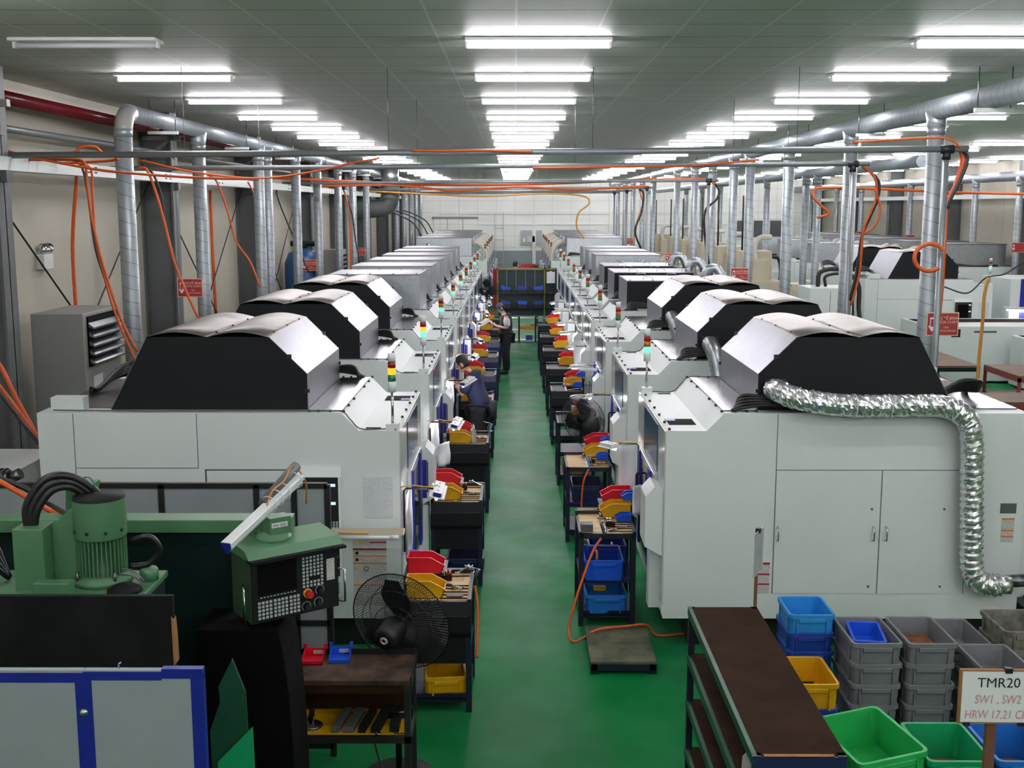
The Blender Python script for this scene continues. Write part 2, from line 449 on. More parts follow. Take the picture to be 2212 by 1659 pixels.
# ---------------------------------------------------------------- ceiling lamps
def lamp_proto():
    t = thing('ceiling_lamp', '', 'lamp')
    build('housing', MB().box(-.62, .62, -.13, .13, -.025, 0).box(-.62, -.60, -.03, .03, -.075, 0).box(.60, .62, -.03, .03, -.075, 0), 'led_white', t)  # top plate made extra wide to hold the tube's glow off the ceiling
    build('tube', MB().cyl((-.6, 0, -.052), (.6, 0, -.052), .022, 8), 'lit_tube', t)
    return t
LP = None
LY = [-6.2, -3.5, -.8, 1.9, 4.6, 7.4, 10.06, 12.65, 15.4, 18.2, 20.7, 23.1, 25.7, 28.4, 31.0, 33.3, 35.7, 38.3, 41.2, 44.2, 47.4, 50.8, 54.4, 57.6]
LCOL = [(-3.65, 'over the left machine row'), (.2, 'over the central aisle'), (4.02, 'over the rear of the right machine row'), (7.02, 'over the lane behind the right machine row'),
        (10.7, 'over the far machine row'), (14.2, 'along the far right wall')]
for ci, (lx, where) in enumerate(LCOL):
    n = 0
    for y in LY:
        if ci >= 3 and 5 < y < 15: continue
        x = lx + (.0095 if ci < 2 else .004) * (10 - y) * .35
        off = ci == 0 and abs(y - 10.06) < .01
        if off:
            lab = 'unlit fluorescent batten on the ceiling above the left machine row'
        else:
            lab = 'lit fluorescent tube, %s from the front %s' % (ordn(n), where); n += 1
        if LP is None:
            o = LP = lamp_proto(); o.location = (x, y, ZC); o['label'] = lab; o['group'] = 'ceiling tube lamps'
        else:
            o = dup(LP, lab, (x, y, ZC), 0, 'ceiling tube lamps')
        if off: remat(find(o, 'tube'), 'led_white')
# ---------------------------------------------------------------- pipes along the left wall
sg = 'services along the left wall'
t = thing('fire_main', 'dark red fire pipe running high along the left wall', 'pipe', (XL + .28, 0, 5.0), 0, sg)
build('pipe', MB().cyl((0, 5, .05), (0, 58, .05), .075, 16), 'red_pipe', t)
for i in range(8):
    y = 11.65 + 5.97 * i + .15
    build('bracket', MB().box(-.28, .32, y - .04, y + .04, -.1, -.03).prism([(-.28, -.45), (.2, -.1), (.12, -.1), (-.28, -.37)], 'y', y - .03, y + .03), 'grey_paint', t)
    build('clamp', MB().tube([(.085 * math.cos(D(a)), y, .05 + .085 * math.sin(D(a))) for a in range(0, 360, 20)], .008, 5, True), 'grey_dark', t)
t = thing('water_pipe', 'bright silver pipe below the red fire pipe on left wall', 'pipe', (XL + .3, 0, 4.72), 0, sg)
build('pipe', MB().cyl((0, 5, 0), (0, 58, 0), .04, 14), 'pipe_grey', t)
for i in range(8):
    y = 11.65 + 5.97 * i + .15
    build('bracket', MB().box(-.3, .22, y - .05, y + .05, -.1, -.042), 'grey_dark', t)
t = thing('cable_tray', 'long white steel cable trough along the left wall', 'cable tray', (XL + .42, 0, 4.27), 0, sg)
build('trough', MB().prism([(-.1, 0), (.1, 0), (.1, .14), (.09, .14), (.09, .01), (-.09, .01), (-.09, .14), (-.1, .14)], 'y', 6, 58), 'white', t)
for i in range(8):
    y = 11.65 + 5.97 * i + .15
    build('support', MB().box(-.42, .14, y - .06, y + .06, -.12, 0), 'grey_dark', t)
mb = MB()
for i in range(16):
    y = 11 + 3.1 * i
    for dy in (0, .05, .22, .27):
        for dz in (.04, .1): mb.box(.1, .106, y + dy, y + dy + .018, dz, dz + .018)
build('bolt_holes', mb, 'void', t)
t = thing('cable_tray', 'long white cable trough high on the far right wall', 'cable tray', (XR - .6, 0, 4.15))
build('trough', MB().prism([(-.1, 0), (.1, 0), (.1, .14), (.09, .14), (.09, .01), (-.09, .01), (-.09, .14), (-.1, .14)], 'y', 14, 59), 'white', t)
for i in range(7): build('support', MB().box(0, .55, 15.9 + 5.9 * i, 16.0 + 5.9 * i, -.12, 0), 'grey_dark', t)
# conduit pipes crossing the hall above the aisle, each on a post behind the right machines
for k, (y, xr, z, r, where) in enumerate([(12.0, 4.66, 4.44, .034, 'nearest'), (15.5, 4.72, 4.42, .034, 'second'), (26.95, 4.72, 4.46, .036, 'third'), (39.5, 4.72, 4.5, .04, 'fourth'), (46.85, 4.75, 4.5, .04, 'fifth'), (52.7, 4.75, 4.5, .04, 'farthest')]):
    t = thing('conduit_pipe', '%s grey steel pipe crossing the hall above the aisle' % where, 'pipe', (0, y, 0), 0, 'pipes crossing above the aisle')
    build('crossbar', MB().cyl((XL + .3, 0, z - .015), (xr, 0, z + .05), r, 12), 'pipe_grey', t)
    xp = xr - .22
    build('post', MB().cyl((xp, 0, 0), (xp, 0, z - .0), r * .95, 12), 'pipe_grey', t)
    build('coupling', MB().cyl((xp - .07, 0, z + .045), (xp + .07, 0, z + .047), r * 1.35, 12).cyl((xp, 0, z - .06), (xp, 0, z + .02), r * 1.3, 12), 'black', t)
    for i in range(4): build('hanger_rod', MB().cyl((-3.4 + i * 2.1, 0, z + .0), (-3.4 + i * 2.1, 0, ZC), .003, 5), 'steel_dark', t)
# ---------------------------------------------------------------- spiral ducts
def vduct(x, y, top, r, label, z0=0.0, lean=0, elbow=0):
    t = thing('extraction_duct', label, 'duct', (x, y, 0), 0, 'spiral extraction ducts')
    build('riser', MB().cyl((0, 0, z0), (lean, 0, top), r, 18), 'duct', t)
    build('collar', MB().cyl((lean, 0, top - .04), (lean, 0, top + .05), r * 1.06, 18), 'pipe_grey', t)
    if elbow:
        build('elbow', MB().tube([(lean, .02 + .26 * (1 - math.cos(D(a))), top + .26 * math.sin(D(a))) for a in range(0, 91, 15)], r * 1.03, 18), 'grey_paint', t)
    else:
        build('tee', MB().tube([(lean, 0, top), (lean * 1.2, .0, top + .1), (lean, .03, top + .22)], [r * 1.02, r * 1.12, r * 1.25], 18), 'duct', t)
    return t
mb = MB().cyl((0, 0, 0), (0, 0, 45), .105, 18)
solo('extraction_main', mb, 'duct', 'horizontal spiral duct running above the left row of ducts', 'duct', None, loc=(-4.7, 14.2, 5.03), rot=(-PI / 2, 0, 0))
solo('extraction_main', MB().cyl((0, 0, 0), (0, 0, 54), .125, 18), 'duct', 'large horizontal spiral duct above the right row of ducts', 'duct', None, loc=(4.9, 5, 5.02), rot=(-PI / 2, 0, 0))
solo('extraction_main', MB().cyl((0, 0, 0), (0, 0, 40), .11, 18), 'duct', 'horizontal spiral duct above the lane behind the right row', 'duct', None, loc=(7.0, 20, 4.68), rot=(-PI / 2, 0, 0))
solo('extraction_main', MB().cyl((0, 0, 0), (0, 0, 44), .14, 18), 'duct', 'horizontal spiral duct high along the far right wall', 'duct', None, loc=(14.5, 16, 4.78), rot=(-PI / 2, 0, 0))
hg = 0
for k, y in enumerate([14.0, 17.3, 21.3, 22.0, 24.9, 27.6, 30.8, 33.6, 36.6, 46, 49, 52.2, 55.0, 57.5]):
    vduct(-4.7, y, 4.77, .1 if k else .105, 'galvanised spiral duct behind the left machines, %s from the front' % ORD[k], lean=0, elbow=(k == 0))
for k, y in enumerate([13.6, 17.0, 20.8, 24.2, 26.0, 28.8, 31.6, 35.0, 41, 44.5, 48, 51.5, 55]):
    vduct(4.9, y, 4.77, .098, 'galvanised spiral duct behind the right machines, %s from the front' % ORD[k])
for k, y in enumerate([26.8, 27.9, 32.2, 39.5, 43.3, 47.3]):
    vduct(7.0, y, 4.46, .085, 'thin spiral duct in the lane behind the right row, %s from the front' % ORD[k], z0=0)
for k, y in enumerate([33.2, 36.38, 42.33, 48.3, 52.0, 56.5]):
    vduct(14.45, y, 4.53, .1, 'spiral duct by the far right wall, %s from the front' % ORD[k])
# strut brackets and hanger rods carrying the left and right mains
for x, n, lab in ((-4.7, 9, 'left'), (4.9, 9, 'right')):
    for i in range(n):
        y = 15.6 + 4.1 * i if x < 0 else 12.0 + 4.1 * i
        t = thing('duct_hanger', 'threaded rod hanger, %s from the front, carrying the %s overhead duct' % (ORD[i], lab), 'hanger', (x, y, 0), 0, 'duct hangers')
        build('channel', MB().box(-.2, .2, -.02, .02, 4.86, 4.9), 'white', t)
        for xx in (-.17, .17): build('rod', MB().cyl((xx, 0, 4.86), (xx, 0, ZC), .006, 6), 'steel_dark', t)
# ---------------------------------------------------------------- lathes
# local frame: x = 0 is the aisle face, the machine extends to x = -3.14; y runs 0..2.12 along the aisle
def signal_tower(parent, loc):
    st = build('signal_tower', MB().box(-.055, .055, -.05, .05, 0, .058), 'white', parent); st.location = loc
    build('pole', MB().cyl((0, 0, .058), (0, 0, .33), .012, 10), 'chrome', st)
    build('lamp_base', MB().cyl((0, 0, .33), (0, 0, .425), .035, 16), 'white', st)
    build('green_lens', MB().cyl((0, 0, .425), (0, 0, .482), .0345, 16), 'lens_green', st, label='green lamp lens')
    build('amber_lens', MB().cyl((0, 0, .484), (0, 0, .540), .0345, 16), 'lens_amber', st, label='amber lamp lens')
    build('red_lens', MB().cyl((0, 0, .542), (0, 0, .596), .0345, 16), 'lens_red', st, label='red lamp lens')
    build('cap', MB().cyl((0, 0, .598), (0, 0, .668), .034, 16), 'white', st)
    return st
def bolt(mb, x, y, z, r=.012, h=.018): mb.rev([(r, 0), (r, h), (.0005, h * 1.2)], (x, y, z), 8)
def pull_handle(parent, p0, p1, off, r=.009, m='chrome'):
    a, b, o = Vector(p0), Vector(p1), Vector(off)
    return build('handle', MB().tube([a, a + o * .8, a + o + (b - a) * .06, b + o - (b - a) * .06, b + o * .8, b], r, 8), m, parent)
def lathe(kind, label, full=True):
    L = 2.12
    t = thing('cnc_lathe', label, 'machine', group='machines along the aisle')
    body = build('body', MB().prism([(-3.12, .3), (0, .3), (0, 1.99), (-.346, 1.99), (-.495, 2.145), (-3.12, 2.145)], 'y', 0, L), 'white', t)
    # panel joints on the two ends
    jm = MB()
    for yy in (-.0015, L - .0005):
        y0, y1 = yy, yy + .002
        if yy < 0:
            for x, z0, z1 in ((-2.81, .52, 2.14), (-1.745, 1.66, 2.14)): jm.box(x - .003, x + .003, y0, y1, z0, z1)
            for x0, x1, z in ((-2.81, -1.745, 1.66),): jm.box(x0, x1, y0, y1, z - .003, z + .003)
            jm.box(-1.69, -.97, y0, y1, 1.638, 1.65); jm.box(-1.69, -1.675, y0, y1, 1.3, 1.64)
        else:
            jm.box(-.96, -.954, y0, y1, .53, 2.14); jm.box(-1.88, -1.874, y0, y1, .53, 1.645); jm.box(-2.64, -2.634, y0, y1, .53, 1.645)
            jm.box(-2.64, -.957, y0, y1, 1.642, 1.648)
    build('panel_joints', jm, 'grey_dark', t)
    build('base', MB().box(-2.95, -.25, .15, L - .15, 0, .3), 'black', t)
    build('rear_cabinet', MB().box(-3.4, -3.12, .75, 1.85, .25, 1.82).box(-3.42, -3.12, .73, 1.87, 1.3, 1.34), 'white', t, bev=.008)
    # shoulder openings and hood
    build('shoulder_slot', MB().box(-.30, -.17, .10, .15, 1.985, 1.993), 'void', t)
    build('shoulder_opening', MB().box(-.30, -.06, L - .56, L - .28, 1.985, 1.993), 'void', t)
    build('opening_edge', MB().box(-.14, -.05, L - .55, L - .45, 1.99, 1.996), 'royal', t)
    def bb(x, y, z): m_ = MB(); bolt(m_, x, y, z); build('bolt', m_, 'black', t)
    for y in (.02, .25, .62, 1.0, 1.38, 1.75, 2.08): bb(-.03, y, 1.99)
    for y in (.05, .35, .7): bb(-.48, y, 2.145); bb(-.48, L - y, 2.145)
    for x in (-.78, -.7, -.6): bb(x, .06, 2.145); bb(x, L - .06, 2.145)
    build('top_plate', MB().box(-.80, -.50, .1, L - .1, 2.146, 2.156), 'plate_steel', t)
    # wiring along the top edge
    mb = MB().tube(sp([(-3.0, .06, 2.16), (-2.2, .05, 2.155), (-1.2, .05, 2.157), (-.7, .05, 2.155), (-.5, .045, 2.153), (-.42, .04, 2.08), (-.33, .04, 2.0), (-.12, .04, 2.0)], 5), .006, 6)
    build('signal_cable', mb, 'grey_dark', t)
    h0, h1 = .16, 1.96
    if kind == 'dome':
        P = [(-2.53, 2.146), (-2.19, 2.785), (-1.135, 2.785), (-.81, 2.464), (-.81, 2.146)]
        hood = build('hood', MB().prism(P, 'y', h0, h1), 'black_sheet', t)
        build('side_sheet', MB().prism([(-.81, 2.464), (-1.135, 2.785), (-1.131, 2.789), (-.806, 2.466), (-.806, 2.15), (-.81, 2.15)], 'y', h0 - .004, h1 + .004), 'brushed', hood, label='bright sloping steel side sheet')
        build('back_sheet', MB().prism([(-2.53, 2.15), (-2.19, 2.785), (-2.194, 2.789), (-2.536, 2.15)], 'y', h0 - .004, h1 + .004), 'brushed', hood, label='bright sloping steel back sheet')
        for xa, xb in ((-2.195, -1.665), (-1.66, -1.13)):
            lo = []; n = 12
            for yy in (h0 - .02, h0 + .5, h1 - .5, h1 + .02):
                up = [(xa + (xb - xa) * i / n, yy, 2.789 + .045 * math.sin(PI * i / n)) for i in range(n + 1)]
                dn = [(x, y, z - .004) for x, y, z in reversed(up)]
                lo.append(up + dn)
            build('dome_cover', MB().loft(lo, sm=True), 'dome_steel', hood, label='arched bare steel roof sheet')
        sm_ = MB()
        for y in (h0 + .3, h0 + .9, h1 - .3):
            for x in (-1.15, -1.66): bolt(sm_, x, y, 2.79, .01, .012)
        for y in (h0, h1):
            sm_.box(-.98, -.94, y - .012, y + .012, 2.6, 2.635); sm_.box(-.83, -.79, y - .012, y + .012, 2.3, 2.33)
        build('screws', sm_, 'black', hood)
        build('vent_flange', MB().box(-1.06, -.86, h1, h1 + .015, 2.2, 2.42), 'black', hood)
    elif kind == 'big':
        hood = build('hood', MB().box(-2.55, -.55, h0, h1, 2.146, 2.8), 'galv', t, bev=.01)
        build('lid', MB().box(-2.57, -.53, h0 - .02, h1 + .02, 2.8, 2.82), 'brushed', hood)
        build('duct_stub', MB().rev([(.085, 0), (.085, .04), (.06, .07), (.001, .08)], (-2.1, h0 - .02, 2.55), 12), 'chrome', hood)
        # pale flexible hoses arching from the hood down to the front of the machine
        for j, y in enumerate((.35, 1.2)):
            pth = sp([(-.55, y, 2.6), (-.38, y, 2.62), (-.16, y, 2.45), (-.06, y, 2.15), (-.04, y, 1.95)], 8)
            build('flexible_hose', MB().tube(pth, [.085 + (.006 if i % 2 else 0) for i in range(len(pth))], 12), 'flex_white', t)
    else:
        zt = 2.74 if kind == 'box' else 2.62
        x0, x1 = -2.2, -.64
        hood = build('hood', MB().box(x0, x1, h0, h1 - .3, 2.146, zt), 'galv' if kind == 'box' else 'black_sheet', t, bev=.006)
        build('lid', MB().box(x0 - .01, x1 + .01, h0 - .012, h1 - .288, zt, zt + .016), 'brushed', hood)
        if kind == 'black':
            build('side_sheet', MB().box(x1, x1 + .006, h0 - .004, h1 - .296, 2.15, zt), 'brushed', hood)
            for x in (-.95, -1.5, -2.0):
                for y in (h0 + .2, h1 - .55): pull_handle(hood, (x, y, zt + .016), (x - .16, y, zt + .016), (0, 0, .05), .006)
        sm_ = MB()
        for x in (-.7, -1.1, -1.5, -1.9):
            bolt(sm_, x, h0 + .05, zt + .016, .01, .012); bolt(sm_, x, h1 - .36, zt + .016, .01, .012)
        build('screws', sm_, 'black', hood)
    # black cable bundles lying on top
    cb = MB()
    for j in range(5):
        o = j * .022
        cb.tube(sp([(-.56 - o * .6, L - .05 - o, 2.16), (-.66, L - .045 - o, 2.185 + o), (-.85, L - .04 - o, 2.21 + o * .7), (-1.15, L - .04 - o, 2.2 + o * .3), (-1.7, L - .045 - o, 2.175), (-2.3, L - .05 - o, 2.17 + .008 * j)], 5), .015, 7)
    if full:
        for j in range(5):
            o = j * .022
            cb.tube(sp([(-2.35, L * .82 + o, 2.2), (-2.62, L * .8 + o, 2.28 + o), (-2.9, L * .72 + o, 2.25 + o), (-2.96, L * .55 - o, 2.2), (-3.0, L * .45, 2.12 + o)], 5), .022, 7)
    build('cable_bundle', cb, 'rubber', t)
    build('junction_box', MB().box(-3.02, -2.74, .06, .2, 2.146, 2.27), 'white', t, bev=.004)
    build('rear_plate', MB().box(-3.1, -2.56, .25, L - .2, 2.146, 2.156), 'plate_steel', t)
    # ------------- aisle face
    build('front_panel', MB().box(0, .012, .0, L, .42, 1.985), 'white_gloss', t)
    build('header_panel', MB().box(.012, .02, .60, 1.64, 1.52, 1.95), 'teal', t, label='blue and teal header panel')
    dr_ = build('door', MB().box(.012, .05, .58, 1.66, .56, 1.5), 'white_gloss', t, bev=.006)
    build('window', MB().box(.05, .056, .70, 1.34, .62, 1.44), 'glass_dark', dr_)
    build('edge_strip', MB().box(.05, .07, .58, .66, .56, 1.5), 'royal', dr_, label='navy blue door strip')
    build('edge_strip', MB().box(.05, .07, 1.36, 1.54, .56, 1.5), 'royal', dr_, label='navy blue door strip')
    pull_handle(dr_, (.056, .76, .95), (.056, .76, 1.3), (.05, 0, 0), .012, 'black')
    build('lower_skirt', MB().prism([(0, .42), (.012, .42), (.012, .34), (0, .30)], 'y', 0, L).box(.012, .05, .42, 1.62, .5, .7), 'white', t)
    cc = build('control_box', MB().prism([(.012, .86), (.17, .95), (.17, 1.40), (.09, 1.49), (.012, 1.45)], 'y', 1.72, 2.1), 'white', t, bev=.004)
    build('side_plate', MB().box(.02, .10, 1.716, 1.72, .95, 1.35), 'royal', cc, label='navy blue plate')
    pull_handle(cc, (.112, 1.72, 1.02), (.112, 1.72, 1.33), (0, -.03, 0), .006, 'black')
    build('button', MB().cyl((.13, 1.72, .98), (.13, 1.695, .98), .016, 10), 'button_red', cc, label='red stop button')
    build('cable_rail', MB().box(.012, .11, 1.78, 1.95, .34, .86), 'white', t, bev=.004)
    # ------------- operator end (y = 0)
    op = build('operator_panel', MB().box(-.93, -.52, -.09, 0, .52, 1.60), 'white', t, bev=.006)
    build('peak', MB().prism([(-.09, 1.60), (0, 1.60), (0, 1.68), (-.03, 1.68)], 'x', -.94, -.50), 'white', op)
    build('console', MB().box(-.928, -.522, -.10, -.09, .72, 1.6), 'black', op, label='black control console')
    build('screen', MB().box(-.86, -.60, -.104, -.10, 1.22, 1.54), 'void', op)
    build('screen_strip', MB().box(-.60, -.545, -.106, -.103, 1.52, 1.545).box(-.60, -.545, -.106, -.103, 1.36, 1.385), 'lit_screen', op)
    kb = MB()
    for i in range(4):
        for j in range(9): kb.box(-.625 + i * .026, -.607 + i * .026, -.106, -.10, 1.02 + j * .022, 1.035 + j * .022)
    build('keypad', kb, 'key', op)
    build('power_light', MB().box(-.585, -.555, -.108, -.10, .965, .985), 'lit_led', op)
    build('stop_button', MB().cyl((-.565, -.10, .895), (-.565, -.125, .895), .032, 14), 'button_yellow', op)
    build('stop_cap', MB().cyl((-.565, -.125, .895), (-.565, -.15, .895), .021, 14), 'button_red', op)
    build('document_pocket', MB().box(-.60, -.53, -.095, -.09, .56, .66), 'grey_paint', op)
    build('notice_sheet', MB().box(-.315, -.06, -.004, 0, 1.215, 1.585), 'print_page', t, label='white typed notice sheet')
    wl = build('warning_label', MB().box(-.42, -.125, -.003, 0, .42, 1.02), 'print_warn', t, label='white warning label with red and orange bars')
    build('label_bars', MB().box(-.42, -.125, -.004, -.002, .925, .94).box(-.27, -.125, -.004, -.002, .99, 1.002), 'warn_red', wl)
    build('label_bars', MB().box(-.42, -.125, -.004, -.002, .865, .876).box(-.42, -.125, -.004, -.002, .80, .811).box(-.42, -.125, -.004, -.002, .60, .611), 'warn_orange', wl)
    tri = MB()
    for x, z in ((-.38, .745), (-.38, .63), (-.35, .985)): tri.prism([(x - .02, z), (x + .02, z), (x, z + .034)], 'y', -.005, -.002)
    build('warning_triangles', tri, 'button_yellow', wl)
    pic = MB()
    for x, z in ((-.385, .885), (-.385, .825)): pic.prism([(x - .015, z), (x + .012, z), (x + .016, z + .02), (x, z + .03), (x - .012, z + .022)], 'y', -.005, -.002)
    pic.tube([(-.305 + .02 * math.cos(D(a)), -.004, .757 + .02 * math.sin(D(a))) for a in range(0, 360, 30)], .003, 4, True)
    build('pictograms', pic, 'black', wl)
    # ------------- service end (y = L): two tall doors
    for xa, xb, hx in ((-1.872, -.962, -1.82), (-2.632, -1.882, -1.93)):
        d = build('access_door', MB().box(xa, xb, L, L + .008, .535, 1.64), 'white', t)
        pull_handle(d, (hx, L + .008, 1.02), (hx, L + .008, 1.14), (0, .04, 0), .006)
        lk = MB()
        for z in (.6, 1.3): lk.cyl((hx + (.02 if hx > -1.9 else -.5), L + .008, z), (hx + (.02 if hx > -1.9 else -.5), L + .014, z), .01, 10)
        build('door_lock', lk, 'grey_dark', d)
    pull_handle(t, (-.985, L + .008, 1.02), (-.985, L + .008, 1.14), (0, .04, 0), .006)
    w2 = build('warning_label', MB().box(-.93, -.83, L, L + .003, .53, .82), 'print_warn', t, label='white label with dark red bars')
    build('label_bars', MB().box(-.93, -.83, L + .002, L + .004, .795, .815).box(-.93, -.83, L + .002, L + .004, .70, .715).box(-.93, -.83, L + .002, L + .004, .61, .625), 'warn_red', w2)
    build('round_pictogram', MB().cyl((-.85, L + .002, .765), (-.85, L + .005, .765), .018, 14), 'royal', w2)
    w3 = build('warning_label', MB().box(-3.05, -2.94, L, L + .003, 1.0, 1.22), 'print_warn', t, label='white label with orange bars')
    build('label_bars', MB().box(-3.05, -2.94, L + .002, L + .004, 1.2, 1.215).box(-3.05, -2.94, L + .002, L + .004, 1.1, 1.113).box(-3.05, -2.94, L + .002, L + .004, 1.045, 1.058), 'warn_orange', w3)
    build('rating_plate', MB().box(-3.06, -2.92, L, L + .003, 1.26, 1.35), 'grey_dark', t)
    signal_tower(t, (-.06, .06, 1.99))
    return t
dome = lathe('dome', '')
boxed = lathe('box', '', False)
black = lathe('black', '', False)
big = lathe('big', '', False)
FAR_SKIP = ('pictograms', 'warning_triangles', 'label_bars', 'keypad', 'round_pictogram', 'door_lock', 'document_pocket', 'rating_plate', 'notice_sheet', 'screws', 'warning_label', 'panel_joints', 'bolt')
LF = [9.69, 13.1, 16.35, 19.6, 22.35, 25.0, 27.6, 30.2, 32.6, 41.2, 44.3, 47.3, 50.2, 53.1]
RF = [9.69, 13.05, 16.3, 19.45, 22.0, 24.5, 27.3, 29.9, 32.4, 41.2, 44.3, 47.3, 50.2, 53.1]
KL = ['dome'] * 3 + ['box'] * 6 + ['big'] * 5
KR = ['dome'] * 3 + ['black'] * 3 + ['box'] * 3 + ['big'] * 5
PROTO = {'dome': dome, 'box': boxed, 'black': black, 'big': big}
used = set()
DESC = {'dome': 'white lathe with arched black hood', 'box': 'white lathe with silver box hood', 'black': 'white lathe with black-fronted box hood', 'big': 'white machine with tall silver hood and pale hoses'}
def place(kind, label, loc, rz, far):
    p = PROTO[kind]
    if kind not in used and not far:
        used.add(kind); p['label'] = label; p.location = loc; p.rotation_euler = (0, 0, rz); return p
    return dup(p, label, loc, rz, None, FAR_SKIP if far else ())
LIT = {('L', 0): 'a', ('L', 1): 'ag', ('L', 2): 'g', ('L', 3): 'g', ('L', 4): 'g', ('L', 7): 'g', ('R', 0): 'g'}
def light(o, s):
    remat(find(o, 'amber_lens'), 'lit_amber' if 'a' in s else 'lens_amber')
    remat(find(o, 'green_lens'), 'lit_green' if 'g' in s else 'lens_green')
cnt = {}
for side, F_, K_ in (('L', LF, KL), ('R', RF, KR)):
    for i, (y, k) in enumerate(zip(F_, K_)):
        sn = 'left' if side == 'L' else 'right'
        cnt[(sn, k)] = cnt.get((sn, k), -1) + 1
        lab = '%s, %s from the front, %s row' % (DESC[k], ORD[cnt[(sn, k)]], sn)
        o = place(k, lab, (-1.0, y, 0) if side == 'L' else (1.31, y + 2.12, 0), 0 if side == 'L' else PI, i > 3 and not (k == 'big' and k not in used) and not (k == 'black' and k not in used) and not (k == 'box' and k not in used))
        light(o, LIT.get((side, i), ''))
for s_ in (boxed, big, black):
    pass
# third row of lathes beyond the lane on the right
for i, (y, k) in enumerate([(28.05, 'dome'), (31.4, 'dome'), (36.5, 'box'), (40.0, 'box'), (43.5, 'box')]):
    o = dup(PROTO[k], '%s beyond the lane, %s from the front' % (DESC[k], ORD[i if k == 'dome' else i - 2]), (11.7, y, 0), 0, None, ('bolt',))
    light(o, 'g' if i == 0 else '')

for i, (y, k) in enumerate([(33.95, 'big'), (36.7, 'big'), (39.95, 'big'), (42.6, 'big'), (45.9, 'big'), (48.6, 'big')]):
    o = dup(PROTO[k], '%s by far right wall, %s from front' % (DESC[k], ORD[i]), (12.0, y + 2.12, 0), PI, None, FAR_SKIP + ('rear_cabinet',))
    light(o, 'ag' if i == 0 else 'g' if i == 1 else '')
# ---------------------------------------------------------------- tool carts along the aisle
def cart_proto(apron):
    # origin at the near left foot corner; x 0..0.53, y 0..0.73
    w, d, h = .53, .73, .9
    t = thing('tool_cart', '', 'cart', group='tool carts along the aisle')
    for x in (0, w - .045):
        for y in (0, d - .045): build('leg', MB().box(x, x + .045, y, y + .045, 0, h), 'cart_paint', t)
    build('top_frame', MB().box(0, w, 0, .045, h - .05, h).box(0, w, d - .045, d, h - .05, h + .035).box(0, .03, 0, d, h - .05, h).box(w - .03, w, 0, d, h - .05, h + .02), 'cart_paint', t)
    build('worktop', MB().box(.025, w - .025, .03, d - .03, h - .03, h + .002), 'wood', t)
    for y in (.06, .14, .21, .29, .36, .6): build('divider_slat', MB().box(w * .52, w - .03, y, y + .007, h + .002, h + .010), 'wood_dark', t)
    tp = build('label_tape', MB().box(w * .45, w * .50, .05, d - .06, h + .002, h + .005), 'paper', t, label='strip of white label tape')
    mk = MB()
    for y in (.12, .32, .54): mk.box(w * .46, w * .49, y, y + .05, h + .005, h + .006)
    build('tape_marks', mk, 'teal_bin', tp)
    if apron:
        build('front_apron', MB().prism([(-.012, .62), (-.03, .66), (-.03, .80), (-.004, .895), (0, .895), (0, .62)], 'x', .0, w), 'black_sheet', t, bev=.003)
        build('apron_edge', MB().box(0.02, w - .02, -.034, -.03, .79, .80), 'steel_dark', t)
        build('splash_panel', MB().box(.03, w - .03, .004, .012, .40, .62), 'black_sheet', t)
    build('shelf', MB().box(.01, w - .01, .01, d - .01, .44, .46).box(.01, w - .01, .01, .03, .42, .48), 'navy', t)
    build('shelf', MB().box(.01, w - .01, .01, d - .01, .10, .12).box(.01, w - .01, .01, .03, .08, .15), 'cart_paint', t)
    return t
cartA, cartB = cart_proto(True), cart_proto(False)
CL = [8.43, 11.43, 14.33, 17.6, 20.3, 22.9, 25.4, 28.0, 30.6]
CR = [10.29, 13.02, 15.8, 18.6, 21.2, 23.9, 26.5, 29.1]
def put_cart(i, side, y):
    p = cartA if side == 'L' or i > 2 else cartB
    lab = 'dark blue tool cart with wooden top, %s from the front, %s of aisle' % (ORD[i], 'left' if side == 'L' else 'right')
    loc = (-.865, y, 0) if side == 'L' else (.6, y, 0)
    if i == 0: p['label'] = lab; p.location = loc; return p
    c = dup(p, lab, loc, 0, None, ('tape_marks', 'divider_slat', 'label_tape') if i > 3 else ())
    if i > 3 or (side == 'R' and i > 1): remat(find(c, 'worktop'), 'black_sheet')
    if side == 'L' and i == 3: words('KMV', .07, 'grey_dark', c, (.29, .0035, .49))
    if side == 'L' and i in (4, 5, 6): remat(find(c, 'front_apron'), 'navy'); remat(find(c, 'splash_panel'), 'navy')
    return c
for i, y in enumerate(CL): put_cart(i, 'L', y)
for i, y in enumerate(CR): put_cart(i, 'R', y)
# open-fronted picking bins, opening towards +x
def pick_proto(name, m, L=.30, wd=.19, h=.135):
    tk = .005
    side = [(0, 0), (0, h), (L * .62, h), (L, h * .52), (L * .9, 0)]
    mb = MB().prism(side, 'y', 0, tk).prism(side, 'y', wd - tk, wd)
    mb.box(0, L * .9, 0, wd, 0, tk).box(0, tk, 0, wd, 0, h)
    mb.prism([(L * .9, 0), (L, h * .52), (L - .006, h * .52), (L * .9 - .006, 0)], 'y', 0, wd)
    for y0, y1 in ((-.006, .008), (wd - .008, wd + .006)):
        mb.prism([(0, h - .006), (0, h + .004), (L * .63, h + .004), (L + .006, h * .52 + .004), (L - .002, h * .52 - .006), (L * .62, h - .006)], 'y', y0, y1)
    mb.box(-.006, .006, 0, wd, h - .008, h + .004)
    t = thing(name, '', 'bin', group='picking bins on the carts')
    build('tray', mb, m, t)
    return t
pickR = pick_proto('picking_bin', 'red_bin'); pickY = pick_proto('picking_bin', 'yellow_bin'); pickB = pick_proto('picking_bin', 'blue_bin', .15, .10, .075)
seen = {}
